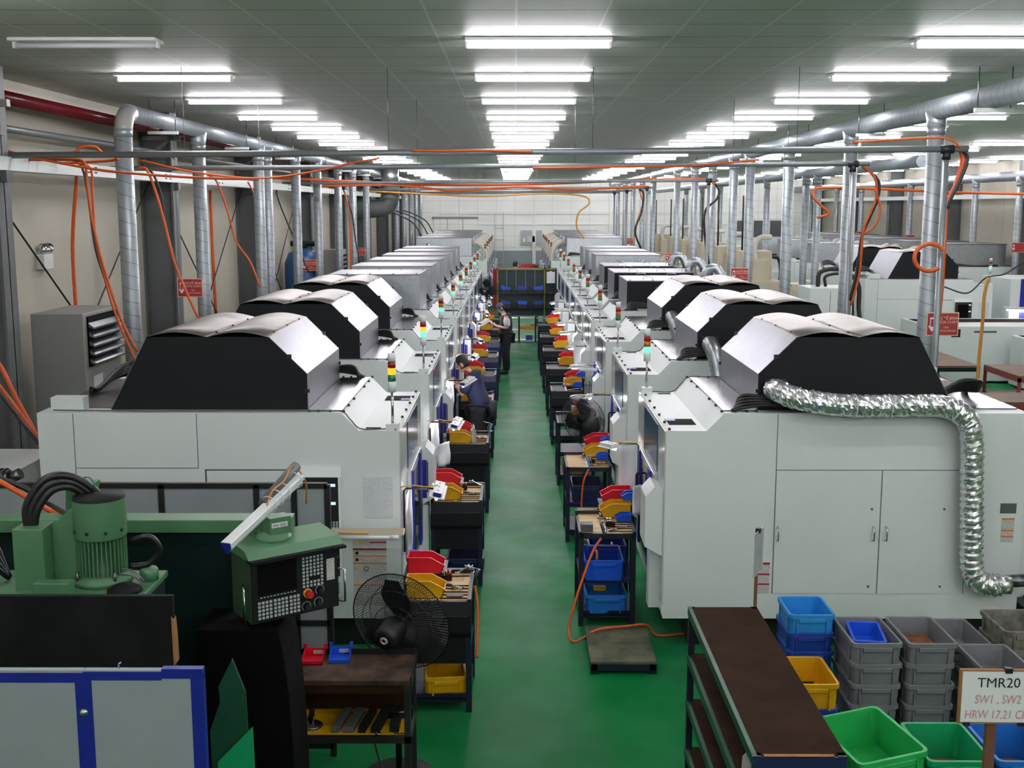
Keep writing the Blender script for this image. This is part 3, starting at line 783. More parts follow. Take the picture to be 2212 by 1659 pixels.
def pick(p, col, label, loc, rz=0, rot=None):
    if col not in seen:
        seen[col] = 1; p['label'] = label; p.location = loc; p.rotation_euler = rot or (0, 0, rz); return p
    return dup(p, label, loc, rz, None, (), rot)
for i, y in enumerate(CL):
    w_ = '%s left cart' % ORD[i]
    pick(pickR, 'r', 'red picking bin at the back of the %s' % w_, (-.87, y + .50, .955), 0)
    pick(pickY, 'y', 'yellow picking bin on the %s' % w_, (-.84, y + .06, .905), 0)
    if i < 4: pick(pickB, 'b', 'small blue bin behind the red bin of the %s' % w_, (-.89, y + .76, .97), 0)
for i, y in enumerate(CR):
    w_ = '%s right cart' % ORD[i]
    pick(pickR, 'r', 'red picking bin at the back of the %s' % w_, (1.16, y + .96, .985), PI)
    pick(pickY, 'y', 'yellow picking bin on the %s' % w_, (1.13, y + .70, .91), PI)
    if i < 4:
        pick(pickB, 'b', 'small blue bin beside the yellow bin of the %s' % w_, (1.12, y + .47, .905), PI)
        pick(pickB, 'b', 'small blue bin in front of the red bin of the %s' % w_, (1.2, y + .74, 1.05), PI)
# ledges that carry the rear bins
for i, y in enumerate(CL):
    solo('bin_ledge', MB().box(-.90, -.56, y + .48, y + .90, .935, .95).box(-.9, -.88, y + .48, y + .5, .5, .935).box(-.9, -.88, y + .86, y + .88, .0, .935), 'cart_paint', 'dark ledge carrying the red bin at the %s left cart' % ORD[i], 'ledge', 'bin ledges')
for i, y in enumerate(CR):
    solo('bin_ledge', MB().box(.84, 1.2, y + .74, y + 1.0, .965, .98).box(1.17, 1.19, y + .76, y + .78, 0, .97).box(1.17, 1.19, y + .96, y + .98, 0, .97), 'cart_paint', 'dark ledge carrying the red bin at the %s right cart' % ORD[i], 'ledge', 'bin ledges')
# ---------------------------------------------------------------- small things on the nearer carts
def blocks(n, x, y, where, m='wood_dark'):
    t = thing('pin_block', 'small wooden block with metal pins on the %s' % where, 'tool holder', (x, y, .903), 0, 'blocks on the carts')
    build('block', MB().box(0, .09, 0, .05, 0, .045), m, t, bev=.003)
    for k in range(n): build('pin', MB().cyl((.015 + k * .03, .025, .045), (.015 + k * .03, .025, .085), .011, 10), 'copper', t)
def dial(x, y, where, rz=0):
    t = thing('measuring_gauge', 'chrome measuring gauge lying on the %s' % where, 'gauge', (x, y, .905), rz, 'gauges on the carts')
    build('frame', MB().tube([(.05 * math.cos(D(a)), .05 * math.sin(D(a)), .02) for a in range(-30, 211, 20)], .009, 8), 'steel_dark', t)
    build('thimble', MB().cyl((.045, -.02, .02), (.13, -.06, .02), .014, 12), 'chrome', t)
    build('dial', MB().cyl((-.05, -.02, .01), (-.05, -.02, .03), .026, 16), 'chrome', t)
def wrench(x, y, where, rz, z=.905):
    t = thing('spanner', 'steel spanner on the %s' % where, 'tool', (x, y, z), rz, 'spanners on the carts')
    build('shaft', MB().box(-.09, .09, -.008, .008, 0, .01), 'chrome', t, bev=.002)
    build('jaw', MB().tube([(.105 + .022 * math.cos(D(a)), .022 * math.sin(D(a)), .005) for a in range(40, 321, 28)], .007, 6), 'chrome', t)
    build('ring', MB().tube([(-.105 + .018 * math.cos(D(a)), .018 * math.sin(D(a)), .005) for a in range(0, 360, 30)], .006, 6, True), 'chrome', t)
for i, y in enumerate(CL[:4]):
    w_ = '%s left cart' % ORD[i]
    blocks(3, -.60, y + .48, w_); dial(-.54, y + .30, w_, .4 * i); wrench(-.42, y + .66, w_, 1.1 + i, .94)
for i, y in enumerate(CR[:4]):
    w_ = '%s right cart' % ORD[i]
    blocks(2, .86, y + .20, w_); dial(.86, y + .48, w_, 2.2); wrench(.98, y + .16, w_, .7)
t = thing('holed_block', 'grey block drilled with rows of holes on first right cart', 'block', (.62, 10.33, .905))
build('block', MB().box(0, .11, 0, .12, 0, .07), 'grey_dark', t, bev=.003)
hm = MB()
for a in range(5):
    for b in range(3): hm.cyl((.014 + a * .0205, .02 + b * .04, .0695), (.014 + a * .0205, .02 + b * .04, .0715), .007, 8)
build('holes', hm, 'key', t)
solo('black_pad', MB().box(-.53, -.40, 8.50, 8.57, .916, .921), 'black', 'black flat pad lying on slats of first left cart', 'pad')
solo('metal_strip', MB().box(.62, 1.1, 10.985, 11.015, .935, .955), 'chrome', 'long chrome bar behind the first right cart', 'bar')
# clear bottle on the third left cart
t = thing('clear_bottle', 'clear plastic bottle with white nozzle on third left cart', 'bottle', (-.53, 14.42, .903))
build('body', MB().rev([(.001, 0), (.035, 0), (.037, .01), (.037, .13), (.015, .165), (.012, .19)], n=16), 'bottle_clear', t)
build('cap', MB().rev([(.016, .185), (.016, .215), (.005, .235), (.001, .25)], n=12), 'paper', t)
# deep plastic crates
def crate_loops(w, d, h, t=.012, tp=.05, rim=.014):
    r = min(w, d) * .10; b = 1 - tp
    return [rrect(w * b, d * b, r, 0), rrect(w - .008, d - .008, r, h - .035), rrect(w + rim, d + rim, r, h - .033), rrect(w + rim, d + rim, r, h),
            rrect(w - t * 2, d - t * 2, r * .8, h), rrect(w * b - t * 2, d * b - t * 2, r * .8, t)]
def crate_mb(w, d, h, ribs=True):
    mb = MB().loft(crate_loops(w, d, h), True, True)
    if ribs:
        b = 1 - .05
        for s_ in (-1, 1):
            for f in (-.33, .33):
                mb.box(w * f - .006, w * f + .006, s_ * d * b / 2 - .004, s_ * (d / 2 + .004), .01, h - .035)
                mb.box(s_ * w * b / 2 - .004, s_ * (w / 2 + .004), d * f - .006, d * f + .006, .01, h - .035)
            mb.box(-w * .3, w * .3, s_ * (d / 2 + .004) - .006, s_ * (d / 2 + .004) + .004, h - .06, h - .03)
    return mb
def crate(name, w, d, h, m, label, loc, rz=0, rot=None, group=None, ribs=True):
    return solo(name, crate_mb(w, d, h, ribs), m, label, 'crate', group, .003, loc, rot or (0, 0, rz))
g = 'crates on the cart shelves'
crate('storage_crate', .32, .3, .16, 'yellow_bin', 'yellow crate on bottom shelf of first left cart', (-.55, 8.60, .121), .12, None, g)
solo('metal_parts', MB().box(-.62, -.48, 8.58, 8.64, .145, .17).box(-.6, -.5, 8.66, 8.72, .145, .165), 'steel_dark', 'dark metal parts inside yellow crate of first left cart', 'parts')
crate('storage_crate', .36, .4, .18, 'deep_bin', 'dark blue crate on middle shelf of second left cart', (-.55, 11.75, .461), 0, None, g)
pick(pickY, 'y', 'yellow picking bin on the middle shelf of second left cart', (-.7, 11.45, .465), .05)
crate('storage_crate', .38, .36, .14, 'navy', 'navy crate on bottom shelf of second left cart', (-.52, 11.72, .121), 0, None, g)
crate('storage_crate', .38, .42, .17, 'deep_bin', 'dark blue crate on middle shelf of third left cart', (-.55, 14.62, .461), 0, None, g)
crate('storage_crate', .36, .5, .2, 'blue_bin', 'royal blue crate on middle shelf of first right cart', (.83, 10.48, .461), 0, None, g)
crate('storage_crate', .36, .3, .2, 'deep_bin', 'darker blue crate behind the royal blue one on first right cart', (.9, 10.84, .461), 0, None, g)
crate('storage_crate', .38, .42, .18, 'mid_bin', 'mid blue crate on bottom shelf of first right cart', (.86, 10.5, .121), .03, None, g)
solo('yellow_strip', MB().box(-.06, .06, -.03, .03, 0, .04), 'yellow_bin', 'yellow piece inside the mid blue crate', 'piece', None, .004, (.82, 10.6, .25))
for j, dx in enumerate((-.07, .1)):
    solo('yellow_handle_tool', MB().tube([(0, 0, .0), (.01, .05, .05), (.0, .12, .06)], .012, 8), 'yellow_bin', 'yellow handled tool lying in the %s blue crate of first right cart' % ('royal', 'darker')[j], 'tool', None, 0, (.85 + dx, 10.5 + .25 * j, .58))
crate('storage_crate', .36, .5, .2, 'navy', 'navy crate on middle shelf of second right cart', (.86, 13.35, .461), 0, None, g)
crate('storage_crate', .34, .4, .15, 'cardboard', 'brown box on bottom shelf of third right cart', (.86, 16.15, .121), 0, None, g)
# air guns and their hoses
def air_gun(loc, rz, m, label):
    t = thing('air_gun', label, 'air gun', loc, rz)
    build('handle', MB().tube(sp([(0, 0, 0), (.01, 0, .06), (.035, 0, .13)], 4), [.012] * 4 + [.016] * 4 + [.014], 10), m, t)
    build('nozzle', MB().cyl((.03, 0, .13), (-.08, 0, .165), .006, 8), 'chrome', t)
    build('trigger', MB().tube([(.0, 0, .12), (-.025, 0, .08), (-.02, 0, .03)], .004, 6), 'chrome', t)
    return t
air_gun((-.325, 8.95, .86), .2, 'steel_dark', 'chrome air gun hanging at the side of first left cart')
solo('air_hose', MB().tube(sp([(-.325, 8.95, .85), (-.30, 8.85, .72), (-.298, 8.7, .5), (-.30, 8.6, .38)], 8), .011, 8), 'orange_hose', 'short orange hose hanging down the first left cart', 'hose')
air_gun((.87, 13.0, .90), 2.6, 'air_blue', 'pale blue air gun at the edge of second right cart')
solo('air_hose', MB().tube(sp([(.86, 12.98, .89), (.80, 12.95, .75), (.78, 12.95, .5), (.78, 12.93, .3), (.8, 12.9, .1), (.9, 12.88, .013)], 8), .011, 8), 'orange_hose', 'orange hose dropping from the pale blue air gun', 'hose')
air_gun((.83, 10.27, .88), 2.7, 'steel_dark', 'black and chrome air gun at the edge of first right cart')
solo('air_hose', MB().tube(sp([(.80, 10.24, .87), (.72, 10.2, .75), (.6, 10.1, .45), (.50, 10.0, .12), (.54, 9.86, .016), (.75, 9.86, .13), (1.0, 9.93, .135), (1.2, 9.98, .13), (1.3, 10.02, .02), (1.5, 10.05, .013), (1.9, 10.2, .013)], 10), .012, 8), 'orange_hose', 'long orange air hose curling over the wooden step', 'hose')
air_gun((-.34, 14.95, .92), .3, 'air_blue', 'pale blue air gun on third left cart')
# scuffed wooden step
t = thing('wooden_step', 'low scuffed dark green wooden step in front of first right cart', 'step', (.64, 9.17, 0))
build('top_board', MB().box(0, .56, 0, .84, .085, .11), 'step_top', t, bev=.004)
build('skirt', MB().box(.01, .55, .0, .03, .03, .085).box(.01, .55, .81, .84, .03, .085).box(.01, .04, .03, .81, .03, .085).box(.52, .55, .03, .81, .03, .085), 'cart_paint', t)
for x in (.0, .5):
    for y in (.0, .78): build('foot', MB().box(x, x + .06, y, y + .06, 0, .085), 'cart_paint', t)
# ---------------------------------------------------------------- task lamps on arms, papers
def task_lamp():
    t = thing('task_lamp', '', 'lamp', group='task lamps on arms')
    build('arm', MB().tube([(0, 0, -.55), (0, 0, .0), (.02, 0, .02), (.26, 0, .02)], .009, 8), 'black', t)
    build('bracket', MB().cyl((0, 0, -.53), (0, .95, -.53), .008, 6), 'black', t)
    build('wire', MB().tube(sp([(-.03, 0, .03), (.08, -.01, .05), (.2, 0, .035), (.3, 0, .05)], 5), .005, 6), 'cable_yellow', t, label='yellow wire')
    hd = build('lamp_head', MB().box(-.045, .045, -.17, .17, 0, .035).box(-.07, .07, -.19, .19, -.012, .0), 'led_white', t, bev=.006)
    hd.location = (.30, 0, .0); hd.rotation_euler = (.12, .25, 0)
    build('end_cap', MB().box(-.035, .035, -.178, -.17, .0, .037), 'royal', hd, label='blue end cap')
    build('switch_holes', MB().box(-.008, .008, -.1, -.085, .035, .037).box(-.008, .008, .0, .015, .035, .037).box(-.008, .008, .1, .115, .035, .037), 'grey_dark', hd)
    build('tube', MB().cyl((0, -.16, -.024), (0, .16, -.024), .012, 8), 'lit_task', hd)
    return t
TL = task_lamp()
tl_first = True
def put_lamp(label, loc, rz, hrot):
    global tl_first
    if tl_first: tl_first = False; o = TL; o['label'] = label; o.location = loc; o.rotation_euler = (0, 0, rz)
    else: o = dup(TL, label, loc, rz)
    find(o, 'lamp_head').rotation_euler = hrot
    if rz > 1: find(o, 'bracket').rotation_euler = (0, 0, 0)
    return o
rl = random.Random(3)
for i, y in enumerate(LF[:9]):
    put_lamp('white task lamp on arm over the %s cart on the left' % ORD[i], (-.965, y + (.0, -.3, -.4, -.9, -1.3, -.6, -1.0, -.9, -.8)[i], 1.46), 0, (.12 + rl.uniform(-.1, .1), .1 + rl.uniform(-.1, .3), (0, -.1, -.4, -.1, .3, -.5, .2, .1, .3)[i]))
for i, y in enumerate(RF[:8]):
    put_lamp('white task lamp on arm over the %s cart on the right' % ORD[i], (1.28, y + (1.9, 1.65, 1.2, .5, .3, -.4, -.5, -.5)[i], 1.46), PI, (.12, .15, (.3, -.1, .6, .2, .5, .4, .4, .2)[i]))
# crumpled white sheets clipped to the machine fronts
def sheet(label, loc, rz, w, h, curl, name='hanging_paper', m='paper'):
    n = 8; vs = []; fs = []
    for j in range(n + 1):
        for i in range(5):
            u, v = i / 4 - .5, j / n
            vs.append((u * w * (1 - .25 * v * curl), curl * (.05 * math.sin(v * 5 + u * 3) + .02 * math.sin(u * 9)), -v * h + .03 * curl * u))
    for j in range(n):
        for i in range(4): fs.append((j * 5 + i, j * 5 + i + 1, j * 5 + i + 6, j * 5 + i + 5))
    o = solo(name, MB().add(vs, fs, True), m, label, 'paper', 'papers hanging along the aisle', 0, loc, (0, 0, rz))
    sd = o.modifiers.new('thickness', 'SOLIDIFY'); sd.thickness = .003
    return o
sheet('long white cloth hanging on the front of first left machine', (-.93, 9.72, 1.45), .2, .07, .62, 1.2, 'white_cloth')
sheet('white paper hanging on the front of second left machine', (-.93, 12.82, 1.48), .3, .13, .42, .8)
sheet('crumpled white paper above the second left cart', (-.80, 12.6, 1.28), .6, .16, .26, .35)
sheet('white paper hanging on the front of third left machine', (-.93, 15.95, 1.5), .3, .14, .45, .8)
sheet('white paper strip hanging on the front of fourth left machine', (-.93, 18.7, 1.5), .4, .10, .55, .6)
sheet('large white paper hanging beside the first right cart', (1.13, 11.3, 1.52), .0, .17, .60, .35)
sheet('small paper tag leaning by the first right cart', (1.18, 10.75, 1.25), .3, .09, .3, .12)
sheet('grey-white bag hanging beside the third right cart', (1.06, 15.9, 1.2), .2, .26, .34, 1.4, 'white_bag')
sheet('pale sheet hanging at the front of fifth right machine', (1.15, 20.6, 1.5), -.3, .22, .5, .9)
for k, (y, z, lab) in enumerate([(17.2, 1.45, 'third'), (27.0, 1.5, 'sixth')]):
    solo('lying_papers', MB().box(-.16, .2, -.12, .12, 0, .012).box(-.19, .16, -.10, .13, .012, .02), 'paper', 'stack of papers on the lamp arm beside the %s right machine' % lab, 'paper', None, .002, (1.12, y, z), (0, .08, .2))
t = thing('round_tray_stool', 'round white disc on a stand beside third right machine', 'stand', (.98, 16.65, 0))
build('disc', MB().rev([(.001, 1.1), (.15, 1.1), (.165, 1.12), (.165, 1.14), (.001, 1.155)], n=24), 'dusty_white', t)
build('post', MB().cyl((0, 0, 0), (0, 0, 1.1), .02, 10), 'black', t)
build('foot', MB().rev([(.001, .03), (.14, .02), (.15, 0)], n=20), 'black', t)
# ---------------------------------------------------------------- green milling machine, left front
t = thing('milling_machine', 'dark green milling machine with upright motor and control pendant', 'machine', (-2.1, 5.7, 0))
def G(x0, x1, y0, y1, z0, z1, mb=None): return (mb or MB()).box(x0 + 2.1, x1 + 2.1, y0 - 5.7, y1 - 5.7, z0, z1)
build('column', G(-3.3, -1.60, 6.35, 6.74, 0, 2.06), 'mill_dark', t, bev=.01)
build('head', G(-3.3, -1.86, 5.3, 5.86, 1.2, 1.95), 'mill_dark', t, bev=.015)
hp = build('head_deck', G(-3.3, -1.85, 5.3, 5.88, 1.95, 1.985), 'mill_green', t, bev=.008)
build('corner_block', MB().rev([(.001, 0), (.048, 0), (.048, .05), (.04, .065), (.001, .068)], (.20, .02, 1.985), 16), 'mill_green', t)
build('bed', G(-3.3, -1.3, 5.4, 6.6, 0, .75), 'mill_dark', t)
mo = build('motor', MB().rev([(.001, 1.985), (.15, 1.985), (.15, 2.01), (.105, 2.03), (.105, 2.225), (.128, 2.225), (.131, 2.235), (.131, 2.43)], (0, 0, 0), 40), 'mill_green', t)
build('fan_cap', MB().rev([(.132, 2.428), (.128, 2.44), (.001, 2.452)], (0, 0, 0), 40), 'oily', mo, label='dark domed motor cap')
fm = MB()
for k in range(36):
    a = 2 * PI * k / 36; c, s_ = math.cos(a), math.sin(a)
    p = [(c * r - s_ * w, s_ * r + c * w) for r, w in ((.10, -.003), (.126, -.003), (.126, .003), (.10, .003))]
    fm.prism(p, 'z', 2.04, 2.222)
mo.location.x = -.033
build('cooling_fins', fm, 'mill_green', mo)
bm_ = MB()
for a in (-60, -100, -20, -140): bm_.cyl((.129 * math.cos(D(a)), .129 * math.sin(D(a)), 2.27), (.136 * math.cos(D(a)), .136 * math.sin(D(a)), 2.27), .009, 8)
build('cap_screws', bm_, 'black', mo)
tb = MB()
for a in (-45, -135): tb.cyl((.135 * math.cos(D(a)), .135 * math.sin(D(a)), 2.0), (.135 * math.cos(D(a)), .135 * math.sin(D(a)), 2.06), .008, 8)
build('base_bolts', tb, 'steel_dark', mo)
build('pulley_cap', MB().rev([(.001, 1.985), (.085, 1.985), (.085, 2.0), (.05, 2.02), (.001, 2.03)], (.135, -.17, 0), 20), 'oily', t, label='dark round cap')
build('cable_duct_box', G(-2.525, -2.37, 5.55, 5.72, 1.96, 2.30), 'mill_green', t, bev=.004)
build('cable_duct_gusset', MB().prism([(-.27, 1.985), (-.10, 1.985), (-.10, 2.28), (-.12, 2.37), (-.18, 2.37), (-.27, 2.29)], 'y', -.04, .18), 'mill_green', t, bev=.004)
build('switch_block', MB().prism([(-.27, 2.28), (-.13, 2.36), (-.10, 2.47), (-.22, 2.47), (-.26, 2.44)], 'y', .15, .22), 'mill_green', t)
build('wiring_cover', G(-2.37, -2.19, 5.40, 5.47, 1.975, 2.07), 'mill_green', t, bev=.004)
cb = MB()
for j in range(3):
    o = .028 * j
    cb.tube(sp([(-.38 + o * .5, -.06, 2.27), (-.38 + o, -.06, 2.40 - o * .3), (-.29 + o * .6, -.03, 2.53 - o), (-.17, .02, 2.53 - o), (-.06 - o * .6, .08, 2.42 - o), (-.02 - o, .10, 2.26)], 6), .021, 8)
cbo = build('cable_bundle', cb, 'rubber', t)
build('cable_tie', MB().tube([(-.105 + .05 * math.cos(D(a)) * .7, .05 + .0 * a, 2.475 + .05 * math.sin(D(a))) for a in range(0, 360, 30)], .004, 5, True), 'steel_dark', cbo)
build('side_hose', MB().tube(sp([(.12, .0, 2.20), (.22, .0, 2.22), (.26, .02, 2.14), (.2, .02, 2.07), (.11, 0, 2.06)], 6), .016, 8), 'rubber', t)
build('fine_wires', MB().tube(sp([(.1, -.1, 2.08), (.16, -.1, 2.07), (.22, -.12, 2.02)], 6), .004, 5).tube(sp([(.08, -.1, 2.05), (.16, -.12, 2.05), (.24, -.14, 2.0)], 6), .004, 5), 'steel_dark', t)
build('pendant_beam', G(-3.3, -1.28, 6.3, 6.46, 2.065, 2.14), 'mill_green', t, bev=.004)
build('dark_cover', G(-3.3, -1.63, 5.22, 5.25, .6, 2.07), 'oily', t, bev=.004, label='large oily dark cover plate')
build('worn_edge', MB().prism([(.465, 1.72), (.478, 1.74), (.476, 1.86), (.472, 1.95), (.462, 1.97)], 'y', -.49, -.44), 'cardboard', t)
lc = MB()
for j in range(4): lc.tube(sp([(-.95 + .05 * j, -.15 + .03 * j, 1.985), (-.8 + .05 * j, -.2, 2.1 + .02 * j), (-.62, -.1 + .04 * j, 2.12 + .03 * j), (-.52, .0, 2.0)], 6), .016, 7)
build('loose_cables', lc, 'rubber', t)
# pendant
M = Matrix.Translation((-1.445 + 2.1, 6.0 - 5.7, 0)) @ Matrix.Rotation(D(36), 4, 'Z')      # local x along the face, y into the box
def PB(): return MB()
w, dpt = .53, .26
pe = build('pendant', PB().box(0, w, 0, dpt, 1.63, 2.0).move(M), 'mill_olive', t, bev=.006)
build('pendant_roof', PB().prism([(-.02, 1.995), (-.02, 2.0), (.03, 2.04), (dpt + .01, 2.06), (dpt + .01, 1.995)], 'x', -.012, w + .03).move(M), 'mill_green', pe)
build('visor', PB().box(-.012, w + .03, -.06, .01, 1.985, 2.0).move(M), 'oily', pe)
build('face_plate', PB().box(.005, w - .002, -.012, 0, 1.635, 1.985).move(M), 'black_sheet', pe)
build('screen', PB().box(.04, .27, -.016, -.012, 1.79, 1.965).move(M), 'void', pe)
build('soft_keys', (lambda mb: [mb.box(.05 + i * .02, .06 + i * .02, -.018, -.012, 1.775, 1.78) for i in range(11)] and mb)(MB()).move(M), 'key', pe)
k1 = MB()
for i in range(11):
    for j in range(5): k1.box(.035 + i * .0225 + (.004 if i > 3 else 0) + (.004 if i > 7 else 0), .05 + i * .0225 + (.004 if i > 3 else 0) + (.004 if i > 7 else 0), -.019, -.012, 1.655 + j * .0215, 1.669 + j * .0215)
k2 = MB()
for i in range(6):
    for j in range(9):
        if j == 2 and i in (2, 3, 4): continue
        k2.box(.305 + i * .0225, .318 + i * .0225, -.019, -.012, 1.785 + j * .0205, 1.798 + j * .0205)
build('key_row', k1.move(M), 'key', pe); build('key_pad', k2.move(M), 'key', pe)
build('stop_ring', PB().cyl((.33, -.012, 1.752), (.33, -.03, 1.752), .027, 16).move(M), 'button_amber', pe)
build('stop_button', PB().cyl((.33, -.03, 1.752), (.33, -.062, 1.752), .021, 16).move(M), 'button_red', pe)
kn = MB(); tk = MB()
for x, z in ((.325, 1.675), (.40, 1.685), (.41, 1.755)):
    kn.cyl((x, -.012, z), (x, -.035, z), .014, 14)
    for a in range(-130, 131, 20): tk.cyl((x + .026 * math.sin(D(a)), -.012, z + .026 * math.cos(D(a))), (x + .026 * math.sin(D(a)), -.014, z + .026 * math.cos(D(a))), .003, 5)
build('dial_knob', kn.move(M), 'black', pe); build('dial_ticks', tk.move(M), 'key', pe)
build('data_sticker', PB().box(.455, .505, -.014, -.012, 1.80, 1.925).move(M), 'print_warn', pe)
for x in (-.02, w + .0):
    build('grab_handle', PB().tube([(x, .06 if x < 0 else .02, 1.66), (x + (-.03 if x < 0 else .03), -.03, 1.66), (x + (-.03 if x < 0 else .03), -.03, 1.85), (x, .06 if x < 0 else .02, 1.85)], .007, 8).move(M), 'chrome', pe)
build('swivel', PB().rev([(.001, 2.04), (.10, 2.04), (.10, 2.065), (.09, 2.065), (.09, 2.085), (.001, 2.085)], (.22, .17, 0), 24).move(M), 'mill_green', pe)
nb = build('terminal_box', PB().box(.17, .30, .10, .20, 2.085, 2.18).move(M), 'mill_green', pe, bev=.003)
build('name_sticker', PB().box(.18, .275, .096, .10, 2.125, 2.152).move(M), 'paper', pe)
lt = words('MV 500', .026, 'black', pe, M @ Vector((.227, .0945, 2.129)), (PI / 2, 0, D(36)))
# lower panels of the mill
t = thing('splash_guard', 'dark green bent splash guard panels below the control pendant', 'guard', (-1.36, 5.3, 0))
build('panel', MB().prism([(-.12, 0), (.08, 0), (.04, 1.55), (-.02, 1.72), (-.09, 1.58), (-.085, 1.5), (-.14, 1.35)], 'y', 0, .02), 'panel_green', t)
build('front_panel', MB().prism([(-.1, 0), (.09, 0), (.075, 1.38), (-.1, 1.20)], 'y', -.03, -.01), 'teal_bin', t)
solo('control_cabinet', MB().prism([(-1.75, 0), (-1.75, 1.6), (-1.30, 1.6), (-1.275, 1.45), (-1.25, 1.2), (-1.235, .9), (-1.225, 0)], 'y', 6.0, 6.42), 'void', 'tall dark cabinet with curved edge below the control pendant', 'cabinet', None, .006)
# white board edged with blue tape
t = thing('machine_door_panel', 'white double door panel edged with blue tape, nearest on the left', 'panel', (-1.24, 4.3, 0))
for x0, x1 in ((-1.66, -.472), (-.468, 0)): build('board', MB().box(x0, x1, 0, .03, .1, 2.085), 'board', t)
build('tape_edge', MB().box(-1.66, -.47, -.003, 0, 2.035, 2.075).box(-.47, -.16, -.003, 0, 2.045, 2.08).box(-.16, .004, -.003, .032, 2.052, 2.092), 'tape', t)
build('tape_edge', MB().box(-.505, -.44, -.004, 0, .1, 2.07), 'tape', t)
build('tape_edge', MB().box(-.045, .004, -.004, .034, .1, 2.06), 'tape', t)
build('round_bolt', MB().rev([(.001, .012), (.010, .010), (.017, .004), (.018, 0)], (0, 0, 0), 14).move(Matrix.Translation((-.475, -.004, 1.91)) @ Matrix.Rotation(PI / 2, 4, 'X')), 'chrome', t)
build('latch', MB().tube([(-.335, .02, 2.08), (-.335, .02, 2.105), (-.325, .02, 2.11)], .004, 6), 'chrome', t)
# ---------------------------------------------------------------- frosted partition in a black frame
t = thing('partition_screen', 'black framed partition with frosted panels before first left machine', 'partition', (-1.3, 7.7, 0))
fr = MB()
build('rail', MB().box(-2.9, 0, 0, .04, 1.975, 2.012), 'black', t); build('rail', MB().box(-2.9, 0, 0, .04, .98, 1.02), 'black', t); build('rail', MB().box(-2.9, 0, 0, .04, .06, .1), 'black', t)
for x in (-2.86, -2.02, -1.15, -.49, -.23, -.0): build('post', MB().box(x - .02, x + .02, 0, .04, 0, 2.0), 'black', t)
for x0, x1 in ((-2.84, -2.04), (-2.0, -1.17), (-1.13, -.51), (-.47, -.25), (-.21, -.02)):
    build('pane', MB().box(x0, x1, .014, .022, 1.02, 1.975), 'acrylic', t); build('pane', MB().box(x0, x1, .014, .022, .1, .98), 'acrylic', t)
build('door_stud', MB().ball((-.49, -.005, 1.79), .012, 8), 'chrome', t)
# ---------------------------------------------------------------- white tube lamp resting over the pendant
def along(p0, p1):
    d = (Vector(p1) - Vector(p0)); return Matrix.Translation(p0) @ d.to_track_quat('X', 'Z').to_matrix().to_4x4(), d.length
Mx, Ln = along((-1.50, 5.76, 2.135), (-1.235, 6.42, 2.345))
t = thing('batten_lamp', 'unlit white tube lamp tied slanting above the control pendant', 'lamp', (0, 0, 0))
build('housing', MB().prism([(-.03, .008), (.03, .008), (.034, .036), (.028, .04), (-.028, .04), (-.034, .036)], 'x', 0, Ln).move(Mx), 'led_white', t)
build('tube', MB().cyl((.01, 0, -.008), (Ln - .01, 0, -.008), .014, 12).move(Mx), 'led_white', t)
build('end_cap', MB().box(-.008, 0, -.027, .027, .008, .04).cyl((-.006, 0, -.008), (.012, 0, -.008), .0165, 10).move(Mx), 'royal', t, label='blue end cap')
build('support_rod', MB().cyl((Ln * .55, .035, .03), (Ln * 1.05, .035, .07), .03, 12).move(Mx), 'grey_dark', t, label='dark grey support rod')
wr = MB()
for f in (.58, .68, .78, .95): wr.tube([(Ln * f + .0 * a, .01 + .05 * math.cos(D(a)), .02 + .05 * math.sin(D(a))) for a in range(0, 360, 24)], .003, 5, True)
build('tie_wires', wr.move(Mx), 'paper', t)
build('lead', MB().tube(sp([(Ln * .5, -.02, .05), (Ln * .62, -.01, .09), (Ln * .8, .0, .08), (Ln * .98, .02, .1), (Ln * 1.1, .02, -.05), (Ln * 1.2, .1, -.25)], 6), .005, 6).move(Mx), 'amber_hose', t)
t = thing('strip_lamp', 'beige strip lamp fixed along the first left machine end', 'lamp', (-1.45, 9.52, 1.12))
build('tray', MB().prism([(-.04, 0), (.05, 0), (.06, .03), (-.02, .06)], 'x', -.12, .50), 'beige', t)
build('tube', MB().cyl((-.05, -.03, -.02), (.44, -.03, -.02), .02, 12), 'led_white', t)
build('tube_cap', MB().cyl((.38, -.03, -.02), (.46, -.03, -.02), .023, 12), 'paper', t)
build('yellow_wire', MB().cyl((-.06, -.042, .02), (.2, -.042, .02), .006, 6), 'cable_yellow', t)
